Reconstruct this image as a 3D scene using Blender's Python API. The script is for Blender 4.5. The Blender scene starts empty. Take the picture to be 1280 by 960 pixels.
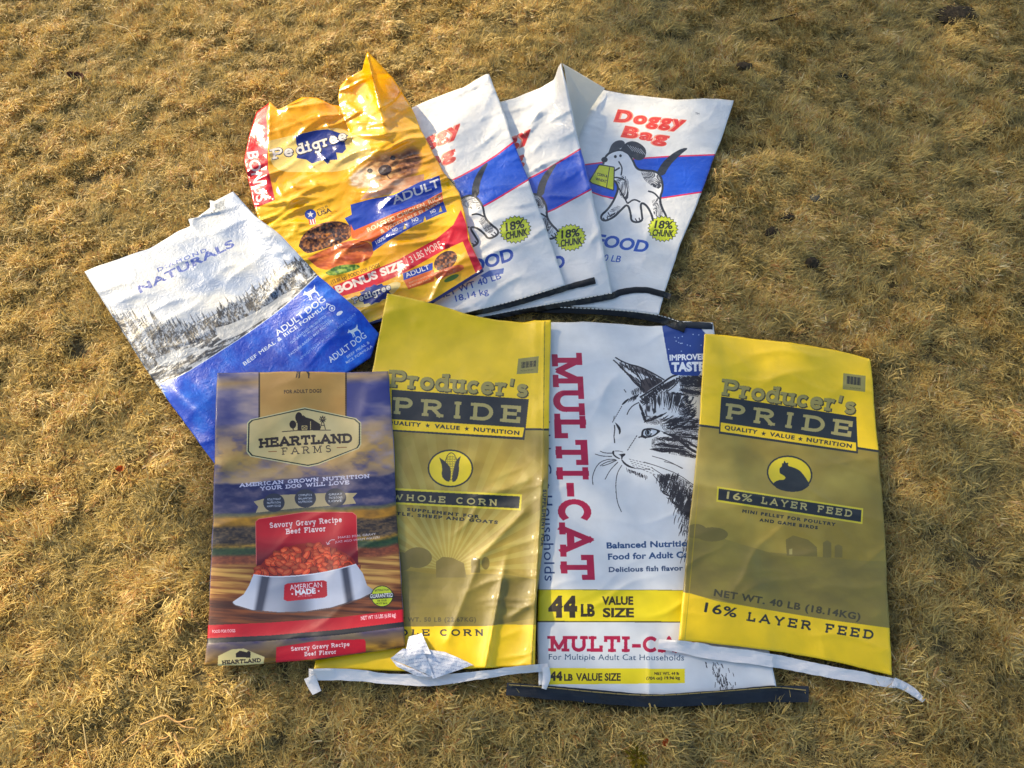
import bpy, bmesh, math, random
import numpy as np
from mathutils import Vector

# ------------------------------------------------------------------ camera, sky, sun, exposure
SC = bpy.context.scene
COL = SC.collection
PITCH = math.radians(32.0)          # tilt up from straight down
CH = 1.5                            # camera height
FP = 1004.0                         # focal length in pixels of a 1280 wide picture
cam_d = bpy.data.cameras.new("camera")
cam = bpy.data.objects.new("camera", cam_d)
COL.objects.link(cam)
cam.location = (0, 0, CH)
cam.rotation_euler = (PITCH, 0, 0)
cam_d.sensor_width = 36.0
cam_d.lens = 36.0 * FP / 1280.0
cam_d.clip_start = 0.02
cam_d.clip_end = 2000
SC.camera = cam

SUN_EL = math.radians(29.0)
SUN_AZ = math.radians(-50.0)        # from +Y towards +X
sdir = np.array([math.sin(SUN_AZ) * math.cos(SUN_EL), math.cos(SUN_AZ) * math.cos(SUN_EL), math.sin(SUN_EL)])
world = bpy.data.worlds.new("World")
SC.world = world
world.use_nodes = True
wn = world.node_tree
bg = wn.nodes["Background"]
sky = wn.nodes.new("ShaderNodeTexSky")
sky.sky_type = 'NISHITA'
sky.sun_disc = False
sky.sun_elevation = SUN_EL
sky.sun_rotation = SUN_AZ % (2 * math.pi)
sky.air_density = 1.0
sky.dust_density = 1.5
wn.links.new(sky.outputs[0], bg.inputs[0])
bg.inputs[1].default_value = 0.15
sun_d = bpy.data.lights.new("sun", 'SUN')
sun_d.energy = 4.6
sun_d.angle = math.radians(0.6)
sun_d.color = (1.0, 0.85, 0.60)
sun = bpy.data.objects.new("sun", sun_d)
COL.objects.link(sun)
sun.rotation_euler = Vector(sdir).to_track_quat('Z', 'Y').to_euler()
SC.view_settings.view_transform = 'Standard'
SC.view_settings.look = 'None'
SC.view_settings.gamma = 1.0
SC.view_settings.exposure = 0.78
SC.view_settings.use_white_balance = True
SC.view_settings.white_balance_temperature = 6800
SC.view_settings.white_balance_tint = 10
SC.cycles.max_bounces = 6
SC.cycles.transparent_max_bounces = 4

rng = np.random.default_rng(7)
random.seed(7)

# ------------------------------------------------------------------ pixel <-> ground
ca, sa = math.cos(PITCH), math.sin(PITCH)
def ground(px, py, z=0.03):
    """photo pixel -> x, y where its sight line meets height z"""
    px = np.asarray(px, float); py = np.asarray(py, float)
    dx = (px - 640.0) / FP; dy = -(py - 480.0) / FP
    Y = dy * ca + sa
    Z = dy * sa - ca
    t = (z - CH) / Z
    return dx * t, Y * t
def pixel(x, y, z=0.03):
    zz = np.asarray(z, float) - CH
    cx = x; cy = y * ca + zz * sa; cz = -y * sa + zz * ca
    return 640.0 + FP * cx / -cz, 480.0 - FP * cy / -cz
def K(s, ox, oy):
    """reader for coordinates measured in an enlarged crop of the photo"""
    return lambda *pts: [(ox + p[0] / s, oy + p[1] / s) for p in pts]

# ------------------------------------------------------------------ noise and small maths
def _h(ix, iy, seed):
    n = (ix.astype(np.int64) * 374761393 + iy.astype(np.int64) * 668265263 + seed * 1442695041) & 0xFFFFFFFF
    n = ((n ^ (n >> 13)) * 1274126177) & 0xFFFFFFFF
    return ((n ^ (n >> 16)) & 0xFFFFFF) / float(0xFFFFFF)
def vnoise(x, y, seed=0):
    x = np.asarray(x, float); y = np.asarray(y, float)
    ix = np.floor(x); iy = np.floor(y); fx = x - ix; fy = y - iy
    fx = fx * fx * fx * (fx * (fx * 6 - 15) + 10); fy = fy * fy * fy * (fy * (fy * 6 - 15) + 10)
    a = _h(ix, iy, seed); b = _h(ix + 1, iy, seed); c = _h(ix, iy + 1, seed); d = _h(ix + 1, iy + 1, seed)
    return (a * (1 - fx) + b * fx) * (1 - fy) + (c * (1 - fx) + d * fx) * fy
def fbm(x, y, seed=0, octv=4, gain=0.5):
    s = 0; a = 1; t = 0
    for o in range(octv):
        s = s + a * vnoise(x * 2 ** o, y * 2 ** o, seed + o * 17); t += a; a *= gain
    return s / t
def blur(A, sig):
    r = max(1, int(sig * 2.5)); k = np.exp(-0.5 * (np.arange(-r, r + 1) / sig) ** 2); k /= k.sum()
    P = np.pad(A, r, mode='edge')
    B = sum(k[i] * P[i:i + A.shape[0], :] for i in range(2 * r + 1))
    return sum(k[i] * B[:, i:i + A.shape[1]] for i in range(2 * r + 1))
def polymask(edges, w, h):
    """even-odd fill; edges (N,2,2) in texel coordinates -> bbox slice and mask"""
    e = np.asarray(edges, float)
    x0 = max(0, int(math.floor(e[..., 0].min()))); x1 = min(w, int(math.ceil(e[..., 0].max())) + 1)
    y0 = max(0, int(math.floor(e[..., 1].min()))); y1 = min(h, int(math.ceil(e[..., 1].max())) + 1)
    if x1 <= x0 or y1 <= y0: return None
    acc = np.zeros((y1 - y0, x1 - x0 + 1), np.int32)
    ax, ay, bx, by = e[:, 0, 0], e[:, 0, 1], e[:, 1, 0], e[:, 1, 1]
    sw = ay > by
    ax, bx = np.where(sw, bx, ax), np.where(sw, ax, bx); ay, by = np.where(sw, by, ay), np.where(sw, ay, by)
    r0 = np.clip(np.ceil(ay - 0.5), y0, y1).astype(int); r1 = np.clip(np.ceil(by - 0.5), y0, y1).astype(int)
    n = r1 - r0
    k = n > 0
    if not k.any(): return None
    ax, ay, bx, by, r0, n = ax[k], ay[k], bx[k], by[k], r0[k], n[k]
    idx = np.repeat(np.arange(len(n)), n)
    rows = np.arange(n.sum()) - np.repeat(np.cumsum(n) - n, n) + r0[idx]
    t = (rows + 0.5 - ay[idx]) / (by[idx] - ay[idx])
    xc = ax[idx] + t * (bx[idx] - ax[idx])
    c = np.clip(np.ceil(xc - 0.5), x0, x1).astype(int)
    np.add.at(acc, (rows - y0, c - x0), 1)
    return (slice(y0, y1), slice(x0, x1)), (np.cumsum(acc, axis=1)[:, :-1] & 1).astype(bool)
def loop_edges(pts):
    p = np.asarray(pts, float)
    return np.stack([p, np.roll(p, -1, axis=0)], axis=1)
def spline(pts, n):
    """resample a polyline to n points by arc length"""
    p = np.asarray(pts, float)
    d = np.r_[0, np.cumsum(np.hypot(*np.diff(p, axis=0).T))]
    t = np.linspace(0, d[-1], n)
    return np.stack([np.interp(t, d, p[:, 0]), np.interp(t, d, p[:, 1])], 1)
def smooth(pts, k=2):
    p = np.asarray(pts, float)
    for _ in range(k):
        q = np.empty((2 * len(p), 2)); q[0::2] = p; q[1::2] = p
        a = p[:-1] * .75 + p[1:] * .25; b = p[:-1] * .25 + p[1:] * .75
        p = np.concatenate([p[:1], np.stack([a, b], 1).reshape(-1, 2), p[-1:]])
    return p

# ------------------------------------------------------------------ lettering
_gl = {}
CAP = [0.0]
def glyph_edges(s, bold=0.0, track=1.0):
    """outline of a word in Blender's own font: edges in cap heights, x scaled 0..1"""
    key = (s, bold, track)
    if key in _gl: return _gl[key]
    cu = bpy.data.curves.new("t", 'FONT'); cu.body = s; cu.offset = bold; cu.space_character = track
    cu.resolution_u = 4; cu.fill_mode = 'FRONT'
    ob = bpy.data.objects.new("t", cu); COL.objects.link(ob)
    dg = bpy.context.evaluated_depsgraph_get(); dg.update()
    me = ob.evaluated_get(dg).to_mesh()
    v = np.zeros(len(me.vertices) * 3); me.vertices.foreach_get("co", v); v = v.reshape(-1, 3)[:, :2]
    cnt = {}
    for p in me.polygons:
        for ek in p.edge_keys: cnt[ek] = cnt.get(ek, 0) + 1
    e = np.array([k for k, c in cnt.items() if c == 1], int).reshape(-1, 2)
    E = v[e]
    ob.evaluated_get(dg).to_mesh_clear(); bpy.data.objects.remove(ob); bpy.data.curves.remove(cu)
    if not CAP[0] and s != 'H':
        CAP[0] = -1.0; glyph_edges('H')
    if s == 'H' and CAP[0] < 0: CAP[0] = float(E[..., 1].max() - E[..., 1].min())
    x0, x1 = E[..., 0].min(), E[..., 0].max()
    E = E.copy(); E[..., 0] = (E[..., 0] - x0) / (x1 - x0); E[..., 1] /= CAP[0]
    _gl[key] = E
    return E
def arc(cx, cy, rx, ry, a0, a1, n=10):
    return [(cx + rx * math.cos(math.radians(a0 + (a1 - a0) * i / n)), cy + ry * math.sin(math.radians(a0 + (a1 - a0) * i / n))) for i in range(n + 1)]
# a stroke font for slab lettering: width, strokes, serif points (x, y) ; capital height 1, small letters 0.68
SF = {
 'A': (.95, [[(0, 0), (.5, 1), (1, 0)], [(.2, .3), (.8, .3)]], [(0, 0), (1, 0)]),
 'B': (.75, [[(.1, 0), (.1, 1)], [(.1, 1), (.6, 1)] + arc(.6, .77, .3, .23, 90, -90) + [(.1, .54)], [(.6, .54)] + arc(.65, .27, .35, .27, 90, -90) + [(.1, 0)]], [(.02, 0), (.02, 1)]),
 'C': (.85, [arc(.5, .5, .5, .5, 48, 312, 16)], []),
 'D': (.88, [[(.1, 0), (.1, 1)], [(.1, 1), (.5, 1)] + arc(.5, .5, .5, .5, 90, -90, 12) + [(.1, 0)]], [(.02, 0), (.02, 1)]),
 'E': (.75, [[(1, 1), (.1, 1), (.1, 0), (1, 0)], [(.1, .52), (.75, .52)], [(1, 1), (1, .8)], [(1, 0), (1, .2)]], [(.02, 0), (.02, 1)]),
 'F': (.72, [[(1, 1), (.15, 1), (.15, 0)], [(.15, .5), (.75, .5)], [(1, 1), (1, .78)]], [(.15, 0), (.04, 1)]),
 'G': (.9, [arc(.5, .5, .5, .5, 48, 340, 16) + [(.98, .45), (.6, .45)]], []),
 'H': (.95, [[(.12, 0), (.12, 1)], [(.88, 0), (.88, 1)], [(.12, .5), (.88, .5)]], [(.12, 0), (.88, 0), (.12, 1), (.88, 1)]),
 'I': (.36, [[(.5, 0), (.5, 1)]], [(.5, 0), (.5, 1)]),
 'L': (.72, [[(.2, 1), (.2, 0), (1, 0), (1, .25)]], [(.2, 1), (.06, 0)]),
 'M': (1.1, [[(.1, 0), (.1, 1), (.5, .12), (.9, 1), (.9, 0)]], [(.1, 0), (.9, 0), (.04, 1), (.96, 1)]),
 'N': (.92, [[(.12, 0), (.12, 1), (.88, 0), (.88, 1)]], [(.12, 0), (.04, 1), (.88, 1)]),
 'O': (.95, [arc(.5, .5, .5, .5, 0, 360, 22)], []),
 'P': (.78, [[(.12, 0), (.12, 1), (.6, 1)] + arc(.62, .74, .34, .26, 90, -90) + [(.12, .48)]], [(.14, 0), (.02, 1)]),
 'R': (.9, [[(.12, 0), (.12, 1), (.55, 1)] + arc(.55, .75, .33, .25, 90, -90) + [(.12, .5)], [(.5, .5), (.92, 0)]], [(.12, 0), (.02, 1), (.94, 0)]),
 'S': (.72, [arc(.5, .76, .42, .24, 25, 270, 12) + arc(.5, .26, .46, .26, 90, -155, 12)], []),
 'T': (.85, [[(0, .8), (0, 1), (1, 1), (1, .8)], [(.5, 1), (.5, 0)]], [(.5, 0)]),
 'U': (.92, [[(.12, 1), (.12, .35)] + arc(.5, .35, .38, .35, 180, 360, 12) + [(.88, 1)]], [(.12, 1), (.88, 1)]),
 'V': (.92, [[(.03, 1), (.5, 0), (.97, 1)]], [(.04, 1), (.96, 1)]),
 'W': (1.3, [[(.03, 1), (.27, 0), (.5, .85), (.73, 0), (.97, 1)]], [(.04, 1), (.96, 1)]),
 'Y': (.88, [[(.04, 1), (.5, .48), (.96, 1)], [(.5, .48), (.5, 0)]], [(.05, 1), (.95, 1), (.5, 0)]),
 '-': (.45, [[(.1, .38), (.9, .38)]], []), ' ': (.45, [], []), "'": (.25, [[(.5, 1), (.4, .75)]], []),
 'a': (.62, [arc(.5, .5, .4, .2, 150, 0, 6) + [(.9, 0)], arc(.45, .2, .42, .2, 70, 350, 12)], [(.95, 0)]),
 'c': (.58, [arc(.52, .34, .48, .34, 50, 310, 12)], []),
 'd': (.7, [arc(.42, .34, .4, .34, 0, 360, 14), [(.84, 1), (.84, 0)]], [(.72, 1), (.94, 0)]),
 'e': (.62, [[(.04, .36), (.95, .36)] + arc(.5, .34, .46, .34, 5, 320, 14)], []),
 'f': (.45, [[(.4, 0), (.4, .8)] + arc(.75, .8, .35, .2, 180, 60, 6), [(0, .66), (.85, .66)]], [(.4, 0)]),
 'g': (.66, [arc(.42, .34, .4, .32, 0, 360, 14), [(.84, .68), (.84, -.1)] + arc(.45, -.1, .39, .18, 0, -150, 7)], [(.9, .68)]),
 'i': (.32, [[(.5, 0), (.5, .68)], [(.5, .9), (.5, 1)]], [(.5, 0), (.3, .68)]),
 'l': (.32, [[(.5, 0), (.5, 1)]], [(.5, 0), (.3, 1)]),
 'o': (.66, [arc(.5, .34, .46, .34, 0, 360, 16)], []),
 'p': (.7, [[(.14, -.3), (.14, .68)], arc(.56, .34, .4, .34, 180, -180, 14)], [(.14, -.3), (.04, .68)]),
 'r': (.5, [[(.3, 0), (.3, .68)], arc(.75, .42, .42, .26, 175, 60, 6)], [(.3, 0), (.15, .68)]),
 's': (.52, [arc(.5, .52, .4, .16, 25, 270, 9) + arc(.5, .18, .44, .18, 90, -155, 9)], []),
 'u': (.7, [[(.14, .68), (.14, .22)] + arc(.45, .22, .31, .22, 180, 340, 8), [(.84, .68), (.84, 0)]], [(.04, .68), (.76, .68), (.92, 0)]),
 'v': (.66, [[(.04, .68), (.5, 0), (.96, .68)]], [(.06, .68), (.94, .68)]),
 'y': (.66, [[(.04, .68), (.5, 0)], [(.96, .68), (.38, -.3)]], [(.06, .68), (.94, .68), (.3, -.3)]),
}
def stroke_polys(s, t=.2, serif=.17, gap=.2):
    """polygons of a word in the stroke font, x scaled 0..1"""
    out = []; x = 0.0
    for c in s:
        w, st, se = SF[c]
        m = lambda p: (x + t / 2 + p[0] * w, t / 2 + p[1] * (1 - t) if p[1] >= 0 else p[1])
        for line in st:
            q = [m(p) for p in line]
            for a, b in zip(q[:-1], q[1:]):
                d = math.hypot(b[0] - a[0], b[1] - a[1]) or 1e-6
                ux, uy = (b[0] - a[0]) / d * t * .5, (b[1] - a[1]) / d * t * .5
                e = .45 if len(line) > 4 else 1.0
                ax, ay, bx, by = a[0] - ux * e, a[1] - uy * e, b[0] + ux * e, b[1] + uy * e
                out.append([(ax - uy, ay + ux), (bx - uy, by + ux), (bx + uy, by - ux), (ax + uy, ay - ux)])
        if serif > 0:
            for p in se:
                q = m(p); hw = t * .5 + serif; hh = t * .42
                out.append([(q[0] - hw, q[1] - hh), (q[0] + hw, q[1] - hh), (q[0] + hw, q[1] + hh), (q[0] - hw, q[1] + hh)])
        x += w + gap + t
    x -= gap
    return [[(a / x, b) for a, b in P] for P in out]

# ------------------------------------------------------------------ printed artwork, painted flat and then laid on a bag as its print
TEX = 0.00062
class Art:
    def __init__(s, name, outline, base):
        s.name = name
        gx, gy = ground(*np.asarray(outline, float).T)
        s.x0, s.y0 = gx.min() - .01, gy.min() - .01
        s.w = int((gx.max() + .01 - s.x0) / TEX); s.h = int((gy.max() + .01 - s.y0) / TEX)
        s.im = np.empty((s.h, s.w, 3), np.float32); s.im[:] = np.array(base) / 255.0
        X, Y = np.meshgrid(s.x0 + (np.arange(s.w) + .5) * TEX, s.y0 + (np.arange(s.h) + .5) * TEX)
        s.X, s.Y = X, Y
        s.PX, s.PY = pixel(X, Y, 0.03)
    def tx(s, pts):
        p = np.asarray(pts, float); gx, gy = ground(p[..., 0], p[..., 1])
        return np.stack([(gx - s.x0) / TEX, (gy - s.y0) / TEX], -1)
    def uv(s, pts):
        t = s.tx(pts); return t[..., 0] / s.w, t[..., 1] / s.h
    def paint(s, edges, col, a=1.0):
        r = polymask(edges, s.w, s.h)
        if r is None: return
        sl, m = r
        v = s.im[sl]
        if callable(col):
            c = col(s.PX[sl][m], s.PY[sl][m])
            al = 1.0
            if isinstance(c, tuple): c, al = c; al = np.asarray(al)[:, None]
            v[m] = v[m] * (1 - al * a) + (c / 255.0) * al * a
        else:
            v[m] = v[m] * (1 - a) + np.array(col, np.float32) / 255.0 * a
    def poly(s, pts, col, a=1.0, sm=0):
        p = smooth(list(pts) + [pts[0]], sm)[:-1] if sm else pts
        s.paint(loop_edges(s.tx(p)), col, a)
    def ell(s, c, rx, ry, col, rot=0, a=1.0, n=28, jag=0, k=0):
        r = math.radians(rot); P = []
        for i in range(n):
            t = 2 * math.pi * i / n; q = 1 - (jag if i % 2 else 0)
            x, y = rx * q * math.cos(t), ry * q * math.sin(t)
            P.append((c[0] + x * math.cos(r) - y * math.sin(r), c[1] + x * math.sin(r) + y * math.cos(r)))
        s.poly(P, col, a)
    def line(s, pts, w, col, a=1.0, sm=0, taper=False):
        p = smooth(pts, sm) if sm else np.asarray(pts, float)
        if len(p) < 2: return
        d = np.gradient(p, axis=0) if len(p) > 2 else np.repeat(p[1:] - p[:1], 2, axis=0)
        L = np.hypot(d[:, 0], d[:, 1])[:, None] + 1e-9
        nrm = np.stack([-d[:, 1], d[:, 0]], 1) / L * w * .5
        if taper:
            nrm = nrm * np.sin(np.linspace(.25, math.pi - .12, len(p)))[:, None]
        s.paint(loop_edges(s.tx(np.concatenate([p + nrm, (p - nrm)[::-1]]))), col, a)
    def soft(s, c, rx, ry, c0, c1, rot=0, fr=.12, seed=1, a=1.0, edge=3.0):
        r = math.radians(rot)
        def f(px, py):
            dx, dy = px - c[0], py - c[1]; u = (dx * math.cos(r) + dy * math.sin(r)) / rx; v = (-dx * math.sin(r) + dy * math.cos(r)) / ry
            n = fbm(px * fr, py * fr * 1.6, seed, 4)
            return lerp(c0, c1, (n - .32) * 2.6), np.clip((1 - np.hypot(u, v) + (n - .5) * .3) * edge, 0, 1)
        s.ell(c, rx * 1.15, ry * 1.15, f, rot, a)
    def hatch(s, pts, ang, fine, long_, thr, col=(38, 34, 36), seed=1, bend=0.0, ctr=None, a=.92):
        """pen hatching: thin broken lines running along ang (degrees, picture), or fanning from ctr"""
        def f(px, py):
            if ctr is None:
                t = math.radians(ang) + bend * (fbm(px * .03, py * .03, seed + 9, 2) - .5)
                al = px * np.cos(t) + py * np.sin(t); ac = -px * np.sin(t) + py * np.cos(t)
            else:
                dx, dy = px - ctr[0], py - ctr[1]; al = np.hypot(dx, dy); ac = np.arctan2(dy, dx) * 38
            n = vnoise(ac * fine, al * long_, seed); m = fbm(px * .09, py * .09, seed + 3, 2)
            return np.tile(np.array(col, float), (len(px), 1)), np.clip((n - thr - (m - .5) * .5) * 9, 0, 1)
        s.poly(pts, f, a, sm=1)
    def frame(s, pts, w, col):
        p = list(pts) + [pts[0]]
        for a, b in zip(p[:-1], p[1:]): s.line([a, b], w, col)
    def place(s, P, b0, b1, h, arch=0, up=None, ital=0.0):
        b0 = np.array(b0, float); b1 = np.array(b1, float); d = b1 - b0
        if up is None:
            u = np.array([d[1], -d[0]]); u /= np.hypot(*u)
            u0 = u1 = u
        else: u0, u1 = np.array(up[0], float), np.array(up[1], float)
        P = np.asarray(P, float)
        u = P[..., 0:1]; v = P[..., 1:2]
        upv = u0 * (1 - u) + u1 * u
        q = b0 + d * (u + ital * v * h / (np.hypot(*d))) + upv * h * v
        return q + upv * (4 * arch * u * (1 - u))
    def text(s, t, b0, b1, h, col, bold=0.0, track=1.0, a=1.0, **k):
        s.paint(s.tx(s.place(glyph_edges(t, bold, track), b0, b1, h, **k)), col, a)
    def slab(s, t, b0, b1, h, col, w=.2, serif=.17, gap=.2, grow=0, off=(0, 0), **k):
        for P in stroke_polys(t, w, serif, gap):
            q = s.place(P, b0, b1, h, **k) + np.array(off)
            if grow:
                c = q.mean(0); v = q - c; q = c + v * (1 + grow / np.maximum(np.hypot(v[:, 0], v[:, 1]), .5))[:, None]
            s.paint(loop_edges(s.tx(q)), col)
    def image(s):
        im = bpy.data.images.new(s.name, s.w, s.h)
        buf = np.ones((s.h, s.w, 4), np.float32); buf[..., :3] = np.clip(s.im, 0, 1)
        im.pixels.foreach_set(buf.ravel()); im.update(); im.pack()
        return im
def lerp(a, b, t):
    t = np.clip(np.asarray(t, float), 0, 1)[:, None]
    return np.array(a, float) * (1 - t) + np.array(b, float) * t
LEAVES = 9000
# ------------------------------------------------------------------ the prints of the nine bags
WHT = (238, 238, 236)
def crop_lines(cv, kk, lines, col, w):
    for l in lines: cv.line(kk(*l), w, col, sm=1)

# outlines in photo pixels: top (left to right), right (down), bottom (left to right), left (down)
OUT = {
 'blue': dict(
    top=[(106, 340), (121, 333), (187, 310), (224, 289), (238, 283), (235, 274), (247, 271), (264, 258), (261, 250), (268, 251), (291, 239)],
    right=[(291, 239), (320, 270), (352, 296), (399, 346), (449, 389), (473, 418)],
    bottom=[(278, 592), (330, 548), (434, 464), (462, 446), (473, 418)],
    left=[(106, 340), (137, 389), (181, 458), (199, 486), (231, 530), (278, 592)]),
 'yellow': dict(
    top=[(337, 127), (347, 136), (362, 130), (377, 122), (397, 122), (415, 131), (426, 132), (422, 120), (424, 108), (433, 99), (453, 88), (455, 78), (459, 64)],
    right=[(459, 64), (468, 73), (490, 96), (515, 135), (527, 162), (555, 215), (574, 241), (581, 267), (588, 302), (605, 338)],
    bottom=[(425, 418), (465, 405), (540, 379), (605, 338)],
    left=[(337, 127), (320, 140), (311, 170), (305, 200), (310, 222), (316, 250), (330, 290), (370, 345), (425, 418)]),
 'white_a': dict(
    top=[(448, 165), (517, 133), (543, 122), (580, 108), (607, 93), (611, 93)],
    right=[(611, 93), (625, 128), (643, 180), (660, 223), (683, 287), (707, 356)],
    bottom=[(520, 408), (585, 391), (650, 375), (707, 356)],
    left=[(448, 165), (480, 260), (520, 408)]),
 'white_b': dict(
    top=[(555, 158), (600, 136), (625, 127), (643, 123), (677, 108), (692, 99), (697, 84), (701, 79)],
    right=[(701, 79), (709, 110), (723, 173), (740, 240), (752, 300), (765, 367)],
    bottom=[(595, 398), (660, 385), (700, 377), (765, 367)],
    left=[(555, 158), (570, 260), (595, 398)]),
 'white_c': dict(
    top=[(708, 112), (752, 110), (778, 117), (844, 125), (880, 122), (917, 125)],
    right=[(917, 125), (905, 165), (893, 196), (877, 241), (851, 303), (833, 360), (824, 392)],
    bottom=[(650, 378), (700, 381), (764, 386), (824, 392)],
    left=[(708, 112), (690, 230), (650, 378)]),
 'corn': dict(
    top=[(483, 367), (548, 381), (582, 392), (625, 401), (653, 404), (668, 401), (688, 401)],
    right=[(688, 401), (687, 480), (686, 560), (685, 620), (679, 680), (672, 740), (669, 832)],
    bottom=[(392, 838), (440, 836), (520, 838), (600, 834), (669, 832)],
    left=[(483, 367), (464, 470), (434, 620), (392, 838)]),
 'cat': dict(
    top=[(668, 403), (730, 402), (829, 408), (847, 402), (891, 403)],
    right=[(891, 403), (910, 520), (940, 700), (970, 857)],
    bottom=[(674, 857), (740, 866), (812, 872), (880, 867), (970, 857)],
    left=[(668, 403), (671, 600), (672, 737), (674, 857)]),
 'layer': dict(
    top=[(881, 418), (909, 419), (990, 429), (1040, 437), (1063, 442), (1088, 449)],
    right=[(1088, 449), (1098, 561), (1105, 650), (1112, 785), (1115, 844)],
    bottom=[(848, 800), (900, 805), (980, 815), (1050, 828), (1115, 844)],
    left=[(881, 418), (874, 530), (862, 650), (855, 740), (848, 800)]),
 'farm': dict(
    top=[(271, 465), (380, 465), (440, 466), (486, 464)],
    right=[(486, 464), (492, 560), (497, 655), (502, 740), (507, 808)],
    bottom=[(256, 832), (300, 831), (344, 828), (392, 825), (450, 817), (507, 808)],
    left=[(271, 465), (269, 560), (267, 650), (262, 750), (256, 832)]),
}
def outline(k):
    o = OUT[k]
    return list(o['top']) + list(o['right'][1:]) + list(o['bottom'][::-1][1:]) + list(o['left'][::-1][1:-1])
ART = {}
def new_art(k, base):
    a = Art(k + '_print', outline(k), base); ART[k] = a; return a

def dog_shape(cv, x, y, s, col, rot=0, flip=1):
    P = [(-1, -.45), (-.75, -.62), (-.6, -.85), (-.5, -.6), (-.3, -.5), (.45, -.5), (.7, -.62), (.98, -.9), (.86, -.5), (.72, -.3), (.72, -.05), (.86, .2), (.8, .62), (.95, .68), (.68, .7), (.66, .25), (.45, -.02), (-.1, 0), (-.16, .35), (-.2, .66), (-.34, .7), (-.32, .3), (-.38, .0), (-.45, .6), (-.62, .66), (-.5, .1), (-.6, -.2), (-.75, -.34), (-.98, -.32)]
    r = math.radians(rot)
    q = [(x + flip * s * a * math.cos(r) - s * b * math.sin(r), y + flip * s * a * math.sin(r) + s * b * math.cos(r)) for a, b in P]
    cv.poly(q, col)
def star(cv, x, y, r, col, rot=0):
    cv.poly([(x + (r if i % 2 == 0 else r * .42) * math.sin(math.pi * i / 5 + rot), y - (r if i % 2 == 0 else r * .42) * math.cos(math.pi * i / 5 + rot)) for i in range(10)], col)

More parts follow.
